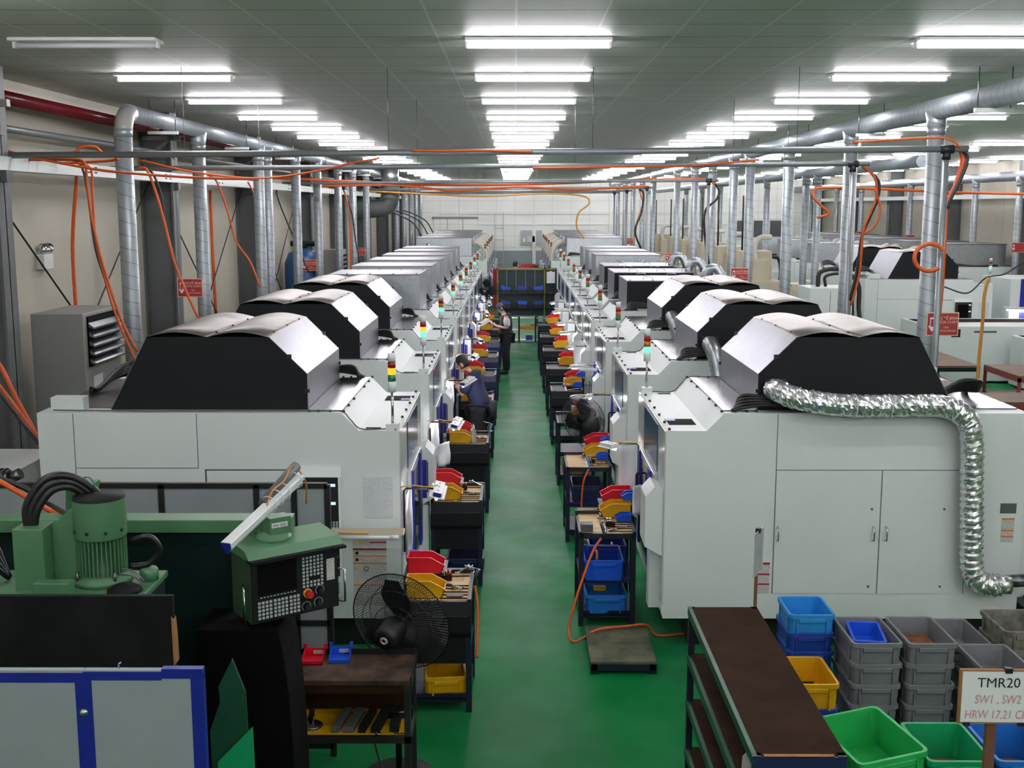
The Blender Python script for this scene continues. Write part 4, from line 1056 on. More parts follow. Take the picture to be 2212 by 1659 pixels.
# ---------------------------------------------------------------- small steel bench with bins, left front
t = thing('steel_bench', 'small dark worn steel bench with raised lip and yellow shelf', 'bench', (-1.43, 6.83, 0))
build('top', MB().box(0, .77, 0, .43, .92, .95), 'plank', t)
build('lip', MB().box(-.01, .0, 0, .43, .90, .965).box(.77, .78, 0, .43, .90, .975).box(-.01, .78, .43, .44, .90, .99), 'black_sheet', t)
for x in (0, .73):
    for y in (0, .39): build('leg', MB().box(x, x + .04, y, y + .04, 0, .92), 'black', t)
build('front_plate', MB().box(.04, .73, .01, .02, .86, .92), 'wood_dark', t); build('back_plate', MB().box(.04, .73, .40, .41, .58, .9), 'wood_dark', t)
build('shelf', MB().box(.0, .77, .0, .43, .53, .575), 'black', t)
build('shelf_cover', MB().box(.03, .74, .03, .40, .575, .579), 'yellow_bin', t, label='yellow shelf cover')
def flat_tray(loc, m, label, rz=0):
    t = thing('parts_tray', label, 'bin', loc, rz, 'small bins on the steel bench')
    w, d, h = .135, .16, .055
    build('tray', MB().box(0, w, 0, d, 0, .004).prism([(0, 0), (d, 0), (d, h), (d * .55, h), (0, h * .45)], 'x', 0, .004).prism([(0, 0), (d, 0), (d, h), (d * .55, h), (0, h * .45)], 'x', w - .004, w).box(0, w, d - .004, d, 0, h).box(0, w, 0, .004, 0, h * .45)
          .box(-.01, .01, d - .012, d + .004, h - .004, h + .03).box(w - .01, w + .01, d - .012, d + .004, h - .004, h + .03), m, t)
    build('label_card', MB().box(w * .4, w * .9, d - .012, d - .008, .015, .04), 'print_warn', t)
flat_tray((-1.39, 7.08, .951), 'red_bin', 'red parts tray with white label on the steel bench')
flat_tray((-1.215, 7.10, .951), 'blue_bin', 'blue parts tray with white label on the steel bench', .05)
g = 'tools on the yellow bench shelf'
for k, (x, w_, m) in enumerate([(-1.17, .05, 'grey_dark'), (-1.09, .06, 'grey_dark'), (-1.0, .045, 'oily'), (-.92, .06, 'oily')]):
    solo('steel_bar', MB().prism([(0, 0), (w_, 0), (w_ + .04, .30), (.04, .30)], 'z', 0, .04), m, '%s dark steel bar from the left on the yellow shelf' % ORD[k], 'bar', g, .003, (x, 6.87, .58))
t = thing('steel_vice', 'dark tee-shaped clamp on the yellow shelf', 'clamp', (-.77, 7.0, .58))
build('stem', MB().box(-.03, .03, -.12, .1, 0, .05), 'oily', t, bev=.004); build('jaw', MB().box(-.1, .1, .08, .15, 0, .07), 'oily', t, bev=.004); build('pin', MB().cyl((-.02, .06, .055), (.05, .06, .055), .006, 8), 'chrome', t)
t = thing('magnetic_stand', 'round dark base with square chrome block on yellow shelf', 'stand', (-1.315, 6.97, .58))
build('base', MB().rev([(.001, 0), (.07, 0), (.075, .01), (.06, .02), (.001, .024)], n=24), 'steel_dark', t)
build('block', MB().box(-.02, .02, -.025, .02, .02, .075), 'chrome', t, bev=.003); build('slot', MB().box(-.01, .01, -.027, -.024, .03, .06), 'void', t); build('screw', MB().cyl((0, .03, .02), (0, .03, .12), .018, 10), 'oily', t)
solo('ring_spanner', MB().tube([(.02 * math.cos(D(a)), .015 * math.sin(D(a)), .005) for a in range(0, 360, 30)], .004, 6, True).box(.1, .2, -.004, .004, 0, .006), 'chrome', 'chrome ring and pin at the yellow shelf edge', 'tool', None, 0, (-.87, 6.86, .58))
air_gun((-1.42, 6.76, .74), 1.2, 'air_blue', 'pale blue air gun hanging beside the steel bench')
solo('air_hose', MB().tube(sp([(-1.42, 6.76, .74), (-1.415, 6.72, .6), (-1.40, 6.7, .35), (-1.38, 6.7, .1), (-1.3, 6.72, .012)], 8), .012, 8), 'orange_hose', 'orange hose hanging beside the steel bench', 'hose')
solo('floor_cable', MB().tube(sp([(-1.05, 7.2, .012), (-.95, 7.0, .012), (-.8, 6.8, .012), (-1.0, 6.6, .012), (-1.2, 6.5, .012)], 8), .006, 6).tube(sp([(-1.0, 7.3, .5), (-.9, 7.15, .25), (-.8, 7.0, .02), (-.6, 6.9, .012)], 8), .006, 6), 'rubber', 'thin black cables on the floor under the steel bench', 'cable')
solo('yellow_floor_tape', MB().box(-1.35, -.4, 6.25, 6.42, 0, .003), 'yellow_bin', 'yellow floor tape in front of the steel bench', 'floor marking')
# ---------------------------------------------------------------- pedestal fans
def fan(label, loc, rz, R=.36, hz=1.09, tilt=.18, grp=None):
    t = thing('pedestal_fan', label, 'fan', loc, rz, grp)
    build('pole', MB().cyl((0, 0, .04), (0, 0, hz - .14), .022, 12).cyl((0, 0, .35), (0, 0, .42), .032, 12), 'black', t)
    build('base', MB().rev([(.001, .05), (.05, .05), (.06, .045), (.24, .02), (.25, 0), (.001, 0)], n=28), 'black', t)
    T = Matrix.Translation((0, 0, hz)) @ Matrix.Rotation(tilt, 4, 'X')
    build('motor', MB().rev([(.001, -.2), (.04, -.2), (.075, -.19), (.085, -.16), (.085, -.02), (.06, 0), (.001, 0)], n=24).move(T @ Matrix.Rotation(-PI / 2, 4, 'X')).box(-.03, .03, -.06, .04, hz - .2, hz - .07), 'black', t)
    build('rear_badge', MB().tube([(.02 * math.cos(D(a)), -.203, .02 * math.sin(D(a))) for a in range(0, 360, 24)], .008, 6, True).move(T), 'beige', t)
    cg = MB()
    def prof(u, side): return ((.05 + (R - .05) * u), side * .085 * (1 - u ** 3))
    nw = 96
    for side in (-1, 1):
        for k in range(nw):
            a0 = 2 * PI * k / nw; pts = []
            for i in range(7):
                u = i / 6; r, y = prof(u, side); a = a0 + side * u * .5; pts.append((r * math.cos(a), y + .06, r * math.sin(a)))
            cg.tube(pts, .0021, 3, caps=False)
        for u in (0, .35, .68, 1.0):
            r, y = prof(u, side); cg.tube([(r * math.cos(2 * PI * i / 40), y + .06, r * math.sin(2 * PI * i / 40)) for i in range(40)], .0045 if u == 1 else .0025, 5, True)
    build('guard', cg.move(T), 'black', t)
    bl = MB()
    for k in range(3):
        m_ = bl.mark(); n = 6; loops = []
        for i in range(n + 1):
            u = i / n; r = .04 + (R - .09) * u; wv = .06 + .08 * math.sin(PI * min(1, u * 1.1)); tw = .45 - .25 * u
            loops.append([(r, .06 - math.sin(tw) * wv, -wv * math.cos(tw)), (r, .06 + math.sin(tw) * wv, wv * math.cos(tw)), (r, .064 + math.sin(tw) * wv, wv * math.cos(tw)), (r, .064 - math.sin(tw) * wv, -wv * math.cos(tw))])
        bl.loft(loops).move(T @ Matrix.Rotation(2 * PI * k / 3 + .4, 4, 'Y'), m_)
    bl2 = bl.mark(); bl.rev([(.001, -.03), (.05, -.03), (.05, .02), (.001, .04)], n=16).move(T @ Matrix.Translation((0, .06, 0)) @ Matrix.Rotation(-PI / 2, 4, 'X'), bl2)
    build('blades', bl, 'black', t)
    return t
fan('large black pedestal fan seen from behind, beside the first left cart', (-.80, 7.42, 0), -.35)
fan('black pedestal fan between the second and third right carts', (.93, 14.9, 0), 2.6, .32, 1.15, -.15)
fan('black pedestal fan beside the ninth left cart', (-.72, 29.6, 0), -.3, .3, 1.8, .2)
fan('black pedestal fan far down the hall before the back wall', (.75, 38.0, 0), .2, .42, 1.6, .1)
# ---------------------------------------------------------------- brown shelf rack, right front
t = thing('shelf_rack', 'long dark brown shelf rack with green edges in the right foreground', 'rack', (1.144, 5.14, 0))
Lx, Ly = .448, 2.08
for x in (0, Lx - .04):
    for y in (0, Ly - .04): build('post', MB().box(x, x + .04, y, y + .04, 0, 1.3), 'cart_paint', t)
for z in (1.3, .98, .66, .32):
    s_ = build('shelf_board', MB().box(.02, Lx - .02 if z < 1.3 else Lx, .012, Ly - .01, z - .02, z), 'wood_dark', t)
    build('edge_rail', MB().box(-.004, .02, 0, Ly, z - .055, z - .001), 'panel_green', s_)
    build('end_rail', MB().box(0, Lx, -.004, .012, z - .06, z - .004), 'navy', s_)
build('worn_edge', MB().box(.05, Lx - .06, -.002, .02, 1.299, 1.303), 'cardboard', t)
solo('plastic_bag', MB().loft([[(x + .06 * math.cos(a) * s_ + .02 * math.sin(3 * a + z * 9), y + .14 * math.sin(a) * s_, z) for a in [2 * PI * k / 12 for k in range(12)]] for x, y, z, s_ in ((0, 0, 0, .8), (.01, 0, .05, 1.1), (0, .01, .11, .9), (-.01, .02, .17, .6), (0, .02, .2, .25))], sm=True), 'plastic_bag', 'clear crumpled plastic bag on a lower shelf of the brown rack', 'bag', None, 0, (1.22, 5.42, .981))
# ---------------------------------------------------------------- crates on the floor, right
gr = 'stacked grey crates'
def stack(x0, x1, y0, y1, ztop, n, m, labs, group, rz=0, pitch=.15, h=.17):
    w, d = x1 - x0 - .03, y1 - y0 - .03; mb = crate_mb(w, d, h); first = None
    n = round((ztop - h) / pitch) + 1; pitch = (ztop - h) / (n - 1)
    for k in range(n):
        z = ztop - h - pitch * k
        if z < -.001: break
        pos = ['topmost', 'second from top', 'third from top', 'fourth from top', 'fifth from top', 'sixth from top', 'seventh from top'][k]
        lab = labs % pos
        loc = ((x0 + x1) / 2 + random.uniform(-.006, .006), (y0 + y1) / 2 + random.uniform(-.008, .008), z)
        mm_ = m[min(k, len(m) - 1)] if isinstance(m, (list, tuple)) else m
        if first is None: first = o = solo('storage_crate', mb, mm_, lab, 'crate', group, .003, loc, (0, 0, rz))
        else:
            o = first.copy(); link(o); o.location = loc; o['label'] = lab; o.rotation_euler = (0, 0, rz + random.uniform(-.015, .015))
            if isinstance(m, (list, tuple)): remat(o, mm_)
    return first
stack(2.33, 2.70, 7.53, 8.08, .92, 6, 'grey_bin', 'grey crate, %s in the stack holding a blue bin', gr)
stack(2.71, 3.07, 7.52, 8.08, .92, 6, 'grey_bin', 'grey crate, %s in the stack with rusty parts inside', gr)
stack(3.14, 3.50, 7.95, 8.5, .75, 5, 'grey_bin', 'grey crate, %s in the low stack behind the white sign', gr)
stack(3.16, 3.53, 7.3, 7.85, .80, 5, 'grey_bin', 'grey crate, %s in the stack right behind the white sign', gr)
stack(3.54, 3.96, 7.9, 8.4, .86, 5, 'dirty_bin', 'dirty grey crate, %s in the stack by the machine corner', 'stacked dirty crates')
stack(3.56, 3.94, 7.2, 7.75, .70, 4, 'grey_bin', 'grey crate, %s in the stack at the right picture edge', gr)
stack(1.965, 2.315, 7.87, 8.30, 1.0, 6, ['sky_bin', 'deep_bin', 'deep_bin', 'deep_bin', 'deep_bin', 'deep_bin'], 'blue crate, %s in the stack left of the grey crates', 'stacked blue crates')
stack(1.80, 2.19, 7.25, 7.76, .74, 2, ['yellow_bin', 'deep_bin'], 'crate behind the brown rack, %s in the yellow topped stack', 'crates behind the rack', 0, .17, .2)
crate('storage_crate', .30, .38, .2, 'deep_bin', 'tilted blue crate in front of the yellow crate', (2.04, 6.92, .325), -.5, (.05, -.05, -.5), None)
solo('crate_support', MB().box(1.86, 2.2, 6.74, 7.1, 0, .31), 'deep_bin', 'lower blue crate under the tilted blue crate', 'crate', None, .01)
crate('small_bin', .22, .34, .12, 'blue_bin', 'bright blue bin inside the topmost grey crate', (2.50, 7.78, .80), -.25, (.05, 0, -.12), None, False)
solo('rusty_parts', MB().box(-.12, .12, -.2, .2, 0, .035).box(-.1, .08, -.18, .1, .035, .05), 'rust', 'rusty brown parts lying in the second grey crate stack', 'parts', None, .004, (2.90, 7.82, .765))
solo('dark_part', MB().box(-.1, .1, -.13, .13, 0, .05), 'wood_dark', 'dark flat part inside the yellow crate', 'parts', None, .003, (2.0, 7.5, .555))
# bench and bins nearest on the right
t = thing('low_bench', 'low brown bench under the green bins at the right corner', 'bench', (1.66, 5.5, 0))
build('top', MB().box(0, 1.6, 0, .75, .74, .78), 'wood_dark', t)
for x in (.02, 1.53):
    for y in (.02, .68): build('leg', MB().box(x, x + .05, y, y + .05, 0, .74), 'cart_paint', t)
g = 'open bins on the low bench'
crate('open_bin', .40, .54, .24, 'green_bin', 'bright green tilted bin nearest the brown rack', (1.965, 5.93, .80), .2, (.02, -.1, .22), g)
crate('open_bin', .34, .46, .22, 'teal_bin', 'darker green bin beside the bright green one', (2.365, 5.91, .782), 0, None, g)
crate('open_bin', .34, .46, .22, 'mid_bin', 'blue bin at the right behind the brown sign post', (2.735, 5.91, .782), 0, None, g)
solo('cardboard_liner', MB().box(-.13, .13, -.19, .19, 0, .006), 'cardboard', 'brown cardboard lining the darker green bin', 'cardboard', None, 0, (2.365, 5.91, .80))
solo('cardboard_liner', MB().box(-.13, .13, -.19, .19, 0, .006), 'cardboard', 'brown cardboard lining the blue bin', 'cardboard', None, 0, (2.735, 5.91, .80))
# white sign on a brown post
t = thing('sign_board', 'white handwritten sign on a brown post at right foreground', 'sign', (2.405, 5.44, 0), -.02)
build('post', MB().box(-.024, .024, 0, .03, 0, 1.36), 'post_brown', t)
build('crossbar', MB().box(-.02, .6, -.03, 0, .92, .98), 'post_brown', t)
b_ = build('board', MB().box(-.18, .33, -.02, -.002, 1.335, 1.62), 'cardboard', t)
pg = build('sheet', MB().box(-.168, .33, -.024, -.02, 1.345, 1.61), 'paper', b_)
build('clip', MB().box(.04, .075, -.03, .0, 1.605, 1.63).box(-.15, -.12, -.03, 0, 1.325, 1.345).box(.12, .15, -.03, 0, 1.325, 1.345), 'black', b_)
words('TMR20', .072, 'black', b_, (.012, -.0255, 1.53), name='lettering')
words('SW1 , SW2', .064, 'faded_ink', b_, (-.105, -.0255, 1.445), name='lettering', shear=.1, align='LEFT')
words('HRW 17,21 CRM', .064, 'faded_ink', b_, (-.15, -.0255, 1.365), name='lettering', shear=.1, align='LEFT')
for o in KIDS(b_):
    if o.name.startswith('lettering') and o.location.z < 1.5: o.scale = (.76, 1, 1)
# clear document holder on a brown pole behind the rack
t = thing('document_stand', 'clear document sheet on a thin brown pole behind the brown rack', 'sign', (1.60, 7.30, 0), D(62))
build('pole', MB().box(-.012, .012, -.008, .008, 0, 1.62), 'post_brown', t)
build('sheet', MB().box(-.11, .11, -.014, -.011, 1.50, 1.80), 'clear', t)
build('paper', MB().box(-.10, .10, -.011, -.009, 1.51, 1.79), 'print_far', t)
build('clip', MB().box(-.015, .015, -.02, .01, 1.78, 1.81), 'black', t)
# ---------------------------------------------------------------- aluminium flexible ducts
def flex(label, pts, r, m='flex_alu', rib=.05, k=10, parent_group='flexible ducts'):
    pth = sp(pts, k); rr = [r * (1 + (rib if i % 2 else -rib)) for i in range(len(pth))]
    return solo('flexible_duct', MB().tube(pth, rr, 20), m, label, 'duct', parent_group)
def crumple(label, pts, r):
    raw = sp(pts, 40); path = [raw[0]]; acc = 0
    for a, b in zip(raw, raw[1:]):                      # even spacing, so that the wire rings are regular
        acc += (b - a).length
        if acc > .0125: path.append(b); acc = 0
    rng = random.Random(11); mb = MB(); n = 26
    rr = []
    for i, p in enumerate(path):
        ring = .055 if p.z < 2.1 else .02
        rr.append(r * (1 + (ring if (i // 2) % 2 else -ring)))
    mb.tube(path, rr, n)
    for k in range(len(mb.v)):
        i = k // n
        amp = .0055 if path[min(i, len(path) - 1)].z > 2.1 or path[min(i, len(path) - 1)].z < .8 else .0028
        mb.v[k] = tuple(c + rng.uniform(-amp, amp) for c in mb.v[k])
    mb.s = [False] * len(mb.f)
    o = solo('flexible_duct', mb, 'flex_alu', label, 'duct', 'flexible ducts')
    for q in (.22, .30, .46):
        c = path[int(len(path) * q)]; d = (path[int(len(path) * q) + 3] - c).normalized(); u = d.orthogonal().normalized(); w_ = d.cross(u)
        build('wire_clamp', MB().tube([c + (u * math.cos(D(a)) + w_ * math.sin(D(a))) * r * 1.04 for a in range(0, 360, 15)], .004, 5, True), 'paper', o)
    return o
crumple('shiny aluminium flexible duct running from the nearest right hood down to the floor',
     [(2.24, 9.78, 2.34), (2.27, 9.66, 2.34), (2.42, 9.56, 2.29), (2.75, 9.54, 2.245), (3.1, 9.55, 2.235), (3.45, 9.55, 2.24), (3.68, 9.55, 2.22), (3.84, 9.55, 2.11), (3.895, 9.55, 1.9), (3.91, 9.55, 1.6), (3.93, 9.55, 1.3), (3.945, 9.55, 1.0), (3.965, 9.55, .8), (4.03, 9.55, .69), (4.13, 9.55, .66), (4.2, 9.55, .66)], .094)
t = thing('coolant_pipe', 'crumpled metal pipe end at the foot of the shiny flexible duct', 'pipe', (4.2, 9.55, .66))
build('coupling', MB().cyl((-.02, 0, 0), (.09, 0, 0), .085, 16), 'flex_alu', t); build('pipe', MB().cyl((.08, 0, .03), (.30, .02, .04), .055, 12), 'steel_dark', t)
for k, y in enumerate((13.05, 16.3)):
    flex('silver flexible duct curving down from the hood of the %s right machine' % ORD[k + 1], [(2.26, y + .09, 2.33), (2.24, y - .05, 2.34), (2.26, y - .18, 2.26), (2.3, y - .26, 2.05), (2.32, y - .34, 1.75), (2.33, y - .38, 1.3)], .088, 'galv', .08, 8)
for k, (y, x) in enumerate(((19.45, 3.9), (22.0, 4.0), (24.5, 4.0))):
    flex('silver flexible duct arching behind the %s black-fronted hood' % ORD[k], [(x - .55, y + .8, 2.62), (x - .53, y + .8, 2.74), (x - .45, y + .78, 2.83), (x - .32, y + .75, 2.8), (x - .22, y + .7, 2.55), (x - .2, y + .65, 2.15)], .08, 'galv', .09, 8)
# black conveyor corner behind the nearest right machine
t = thing('chip_conveyor', 'black sloping chip conveyor at the rear of nearest right machine', 'conveyor', (4.48, 9.42, 0))
build('trough', MB().prism([(0, .15), (.75, .75), (.75, .95), (.1, .42), (0, .42)], 'y', 0, .5), 'black', t)
build('frame', MB().box(.1, .7, .05, .45, 0, .14), 'black_sheet', t)
build('chip_tray', MB().box(-.05, .5, -.45, -.02, .34, .38).box(-.05, -.03, -.45, -.02, 0, .34).box(.48, .5, -.45, -.02, 0, .34), 'beige', t)
# ---------------------------------------------------------------- people
def skinned(name, pts, edges, rad, sub=2):
    me = bpy.data.meshes.new(name); me.from_pydata([tuple(p) for p in pts], edges, [])
    o = bpy.data.objects.new(name, me); COL.objects.link(o)
    o.modifiers.new('skin', 'SKIN').use_smooth_shade = True
    for i, r in enumerate(rad):
        d = me.skin_vertices[0].data[i]; d.radius = (r, r) if not isinstance(r, tuple) else r; d.use_root = (i == 0)
    s_ = o.modifiers.new('sub', 'SUBSURF'); s_.levels = sub; s_.render_levels = sub
    bpy.context.view_layer.update()
    m2 = bpy.data.meshes.new_from_object(o.evaluated_get(bpy.context.evaluated_depsgraph_get()))
    bpy.data.objects.remove(o)
    mb = MB().add([tuple(v.co) for v in m2.vertices], [tuple(p.vertices) for p in m2.polygons], True)
    bpy.data.meshes.remove(m2)
    return mb
def person(label, loc, rz, J, clothes, cap=True, mask=True, scale=1.0, fingers=True):
    # J: joint positions in the figure's own frame, facing +y
    names = ['pelvis', 'spine', 'chest', 'neck', 'skull']
    pts = [J[n] for n in names]; rad = [.11, .10, .115, .052, .06]; edges = [(0, 1), (1, 2), (2, 3), (3, 4)]
    def chain(root, js, rs):
        prev = root
        for j, r in zip(js, rs):
            pts.append(J[j]); rad.append(r); edges.append((prev, len(pts) - 1)); prev = len(pts) - 1
        return prev
    for s_ in ('L', 'R'):
        chain(2, ['shoulder' + s_, 'elbow' + s_, 'wrist' + s_, 'palm' + s_], [.055, .040, .028, .034])
        chain(0, ['hip' + s_, 'knee' + s_, 'ankle' + s_, 'toe' + s_], [.085, .058, .042, .04])
    body = skinned('person', pts, edges, rad)
    # head: cranium, jaw, nose, ears
    hd = Vector(J['head']); pitch = J.get('nod', .5)
    T = Matrix.Translation(hd) @ Matrix.Rotation(-pitch, 4, 'X')
    k = body.mark(); body.ball((0, 0, .02), .082, 10, 1.22).move(T, k)
    k = body.mark(); body.rev([(.001, -.115), (.035, -.108), (.058, -.07), (.07, -.02), (.05, .03), (.001, .05)], (0, .018, 0), 16).move(T, k)
    k = body.mark(); body.prism([(.07, -.03), (.112, -.035), (.085, .02), (.07, .02)], 'x', -.013, .013).move(T, k)
    for s_ in (-1, 1):
        k = body.mark(); body.ball((s_ * .082, -.005, -.01), .026, 6, 1.4).move(T, k)
    # fingers and thumb on each hand, curled
    if fingers:
        for s_, sg in (('L', -1), ('R', 1)):
            p, w = Vector(J['palm' + s_]), Vector(J['wrist' + s_]); d = (p - w).normalized(); side = d.cross(Vector((0, 0, 1))).normalized(); up = side.cross(d)
            for q, ln in zip((-1.5, -.5, .5, 1.5), (.062, .074, .078, .07)):
                b0 = p + side * q * .018 + d * .015
                body.tube([b0, b0 + d * ln * .5, b0 + d * ln * .85 - up * ln * .15 + Vector((0, 0, .02)), b0 + d * ln * .95 + Vector((0, 0, .045))], [.0095, .009, .008, .006], 6)
            b0 = p - d * .02 - side * sg * .03
            body.tube([b0, b0 - side * sg * .02 + d * .03 + Vector((0, 0, .015)), b0 - side * sg * .012 + d * .06 + Vector((0, 0, .03))], [.011, .010, .007], 6)
    o = build('person', body, 'skin'); tag(o, label, 'person'); o.location = loc; o.rotation_euler = (0, 0, rz); o.scale = (scale,) * 3
    V = {n: Vector(p) for n, p in J.items() if n != 'nod'}
    # clothing follows the same joints a little outside the skin
    ct = clothes
    pts = [V['pelvis'] - Vector((0, 0, .06)), V['pelvis'] + Vector((0, 0, .08)), V['spine'], V['chest'], V['chest'] + Vector((0, .0, .09)), V['neck'] - Vector((0, .01, .035))]
    rd = [(.20, .15), (.20, .155), (.205, .16), (.24, .185), (.19, .15), (.11, .10)]; ed = [(0, 1), (1, 2), (2, 3), (3, 4), (4, 5)]
    for s_ in ('L', 'R'):
        pts += [V['shoulder' + s_] * .9 + V['chest'] * .1]; rd += [.125]; ed += [(3, len(pts) - 1)]
    build('vest', skinned('vest', pts, ed, rd), ct['top'], o)
    for s_ in ('L', 'R'):
        a, b = V['shoulder' + s_], V['elbow' + s_]
        build('sleeve', skinned('sleeve', [a, a.lerp(b, .5), a.lerp(b, .93)], [(0, 1), (1, 2)], [.092, .084, .076]), ct['sleeve'], o)
    pts = [V['pelvis']]; rd = [(.19, .145)]; ed = []
    for s_ in ('L', 'R'):
        n = len(pts)
        pts += [V['hip' + s_], V['knee' + s_], V['ankle' + s_] - Vector((0, 0, .03))]; rd += [.125, .105, .088]; ed += [(0, n), (n, n + 1), (n + 1, n + 2)]
    build('trousers', skinned('trousers', pts, ed, rd), ct['legs'], o)
    for s_ in ('L', 'R'):
        a, b = V['ankle' + s_], V['toe' + s_]
        build('shoe', skinned('shoe', [a + Vector((0, -.03, -.03)), a.lerp(b, .5), b + Vector((0, .02, 0))], [(0, 1), (1, 2)], [.052, .05, .042]), 'black', o)
    k = MB(); k.rev([(.001, .128), (.05, .118), (.082, .075), (.09, .02), (.088, -.02), (.08, -.06), (.001, -.07)], (0, -.012, 0), 18)
    for i, v in enumerate(k.v): k.v[i] = (v[0], min(v[1], .035 + .4 * max(0, v[2])), v[2])
    build('hair', k.move(T), 'hair', o)
    if cap:
        k = MB().rev([(.094, .03), (.096, .05), (.088, .10), (.06, .13), (.001, .142)], (0, 0, 0), 20)
        n0 = k.mark(); n = 10; up = []
        for i in range(n + 1):
            a = PI * i / n; up.append((.085 * math.cos(a), .05 + .10 * math.sin(a), .035 - .02 * math.sin(a)))
        k.loft([[(x, y, z) for x, y, z in up], [(x, y, z + .008) for x, y, z in up]])
        build('cap', k.move(T), ct.get('cap', 'cap_grey'), o, label='grey peaked cap')
    if mask:
        k = MB().rev([(.001, -.125), (.04, -.118), (.064, -.075), (.07, -.035), (.06, -.02)], (0, .024, 0), 16)
        k.v = [(x, max(y, .015), z) for x, y, z in k.v]
        build('face_mask', k.move(T), 'mask_blue', o, label='pale blue face mask')
    else:
        em = MB()
        for s_ in (-1, 1): em.ball((s_ * .03, .083, .0), .008, 5)
        build('eyes', em.move(T), 'black', o)
    return o
J1 = dict(pelvis=(0, 0, .95), spine=(0, .0, 1.10), chest=(0, .02, 1.28), neck=(0, .06, 1.43), skull=(0, .09, 1.49), head=(0, .125, 1.56), nod=.55,
          shoulderL=(-.18, .02, 1.36), elbowL=(-.21, -.01, 1.10), wristL=(-.10, .22, 1.14), palmL=(-.06, .29, 1.18),
          shoulderR=(.18, .02, 1.36), elbowR=(.21, -.01, 1.10), wristR=(.11, .22, 1.12), palmR=(.07, .29, 1.17),
          hipL=(-.09, 0, .90), kneeL=(-.10, .03, .50), ankleL=(-.11, 0, .10), toeL=(-.12, .15, .042),
          hipR=(.09, 0, .90), kneeR=(.11, .0, .50), ankleR=(.12, -.03, .10), toeR=(.14, .12, .042))
person('person in navy vest and trousers with grey cap and blue mask standing in the aisle', (-.20, 26.75, 0), PI / 2 + .12, J1, dict(top='vest', sleeve='shirt', legs='trousers'), True, True, 1.0)
J2 = dict(J1); J2.update(chest=(0, .10, 1.28), neck=(0, .17, 1.42), skull=(0, .20, 1.47), head=(0, .25, 1.53), shoulderL=(-.18, .11, 1.35), shoulderR=(.18, .11, 1.35), spine=(0, .03, 1.10),
                         elbowL=(-.2, .2, 1.12), elbowR=(.2, .2, 1.12), wristL=(-.1, .28, 1.2), wristR=(.1, .28, 1.2), palmL=(-.08, .33, 1.24), palmR=(.08, .33, 1.24))
p2 = person('person in navy shirt with red collar leaning towards the third left machine', (-.51, 16.6, 0), PI / 2 - .2, J2, dict(top='navy_cloth', sleeve='navy_cloth', legs='trousers'), False, False, 1.06)
build('collar', MB().tube([(.075 * math.cos(D(a)), .135 + .07 * math.sin(D(a)), 1.415 + .02 * math.sin(D(a))) for a in range(0, 360, 24)], .02, 8, True), 'red_cloth', p2, label='red collar')
J3 = dict(J1); J3.update(nod=.2)
person('person in dark jacket and dark cap far behind the green shelf unit', (-.02, 46.0, 0), -.3, J3, dict(top='vest', sleeve='vest', legs='trousers', cap='black'), True, False, 1.03, False)
# ---------------------------------------------------------------- green shelf unit across the aisle
t = thing('shelf_unit', 'dark green backed shelf unit with olive frame across the aisle', 'shelf', (-.52, 33.2, 0))
build('back_panel', MB().box(.04, 1.70, .22, .25, .75, 2.1), 'shelf_green', t)
for x in (0, 1.36, 1.70): build('upright', MB().box(x, x + .04, 0, .04, 0 if x != 1.36 else .7, 2.14).box(x, x + .04, .24, .28, 0, 2.14), 'olive_frame' if x != 1.7 else 'shelf_green', t)
build('top_rail', MB().box(0, 1.74, 0, .04, 2.1, 2.145).box(0, 1.74, .24, .28, 2.1, 2.145), 'olive_frame', t)
sm_ = MB()
for x in (.28, .55, .83, 1.10): sm_.box(x, x + .008, .21, .222, 1.5, 2.1)
build('panel_seams', sm_, 'key', t)
for z in (1.42, 1.0, .70, .36, .06): build('shelf', MB().box(.03, 1.70, .0, .26, z - .02, z), 'shelf_green' if z > .8 else 'white_gloss', t)
for x in (.62, 1.10): build('upright', MB().box(x, x + .05, -.02, .04, 0, .75), 'black', t)
solo('clipboard', MB().box(0, .24, 0, .01, 0, .33).box(.09, .15, -.01, .0, .32, .35), 'paper', 'white clipboard sheet hanging on the right end of shelf unit', 'paper', None, 0, (.92, 33.15, 1.72))
t = thing('shelf_sign', 'black MC letter sign on top of the green shelf unit', 'sign', (.93, 33.18, 2.145))
build('plate', MB().box(-.085, .085, 0, .02, 0, .085), 'black', t)
words('MC', .07, 'paper', t, (0, -.002, .018))
bi = 0
for z, lab in ((1.42, 'upper'), (1.0, 'middle')):
    for k, x in enumerate((.26, .74, 1.2)):
        t = thing('parts_box', 'black box with blue papers, %s on the %s tier of the green shelf unit' % (('left', 'middle', 'right')[k], lab), 'box', (-.52 + x, 33.11, z + .001), 0, 'boxes on the green shelf unit')
        build('tray', MB().loft(crate_loops(.30, .2, .12, .008)), 'black', t)
        build('papers', MB().prism([(-.13, .08), (.13, .08), (.14, .20 + .03 * (k - 1)), (-.14, .22 - .03 * (k - 1))], 'y', -.03, .03), 'deep_bin' if (k + bi) % 2 else 'blue_bin', t, label='blue papers')
        build('card', MB().box(-.07, .07, -.045, -.035, .06, .11), 'paper', t)
    bi += 1
solo('yellow_tray_row', MB().loft(crate_loops(.5, .2, .1, .01)), 'yellow_bin', 'yellow tray on the lower tier of the green shelf unit', 'tray', None, 0, (.35, 33.32, .36))
solo('blue_box', MB().box(-.1, .1, -.08, .08, 0, .14), 'deep_bin', 'small blue box on the lowest tier of the green shelf unit', 'box', None, .004, (.42, 33.3, .061))
solo('wall_board', MB().box(0, 1.1, 0, .03, 0, .75), 'key', 'grey notice board on the back wall', 'board', None, 0, (.3, YB - .1, 1.95))
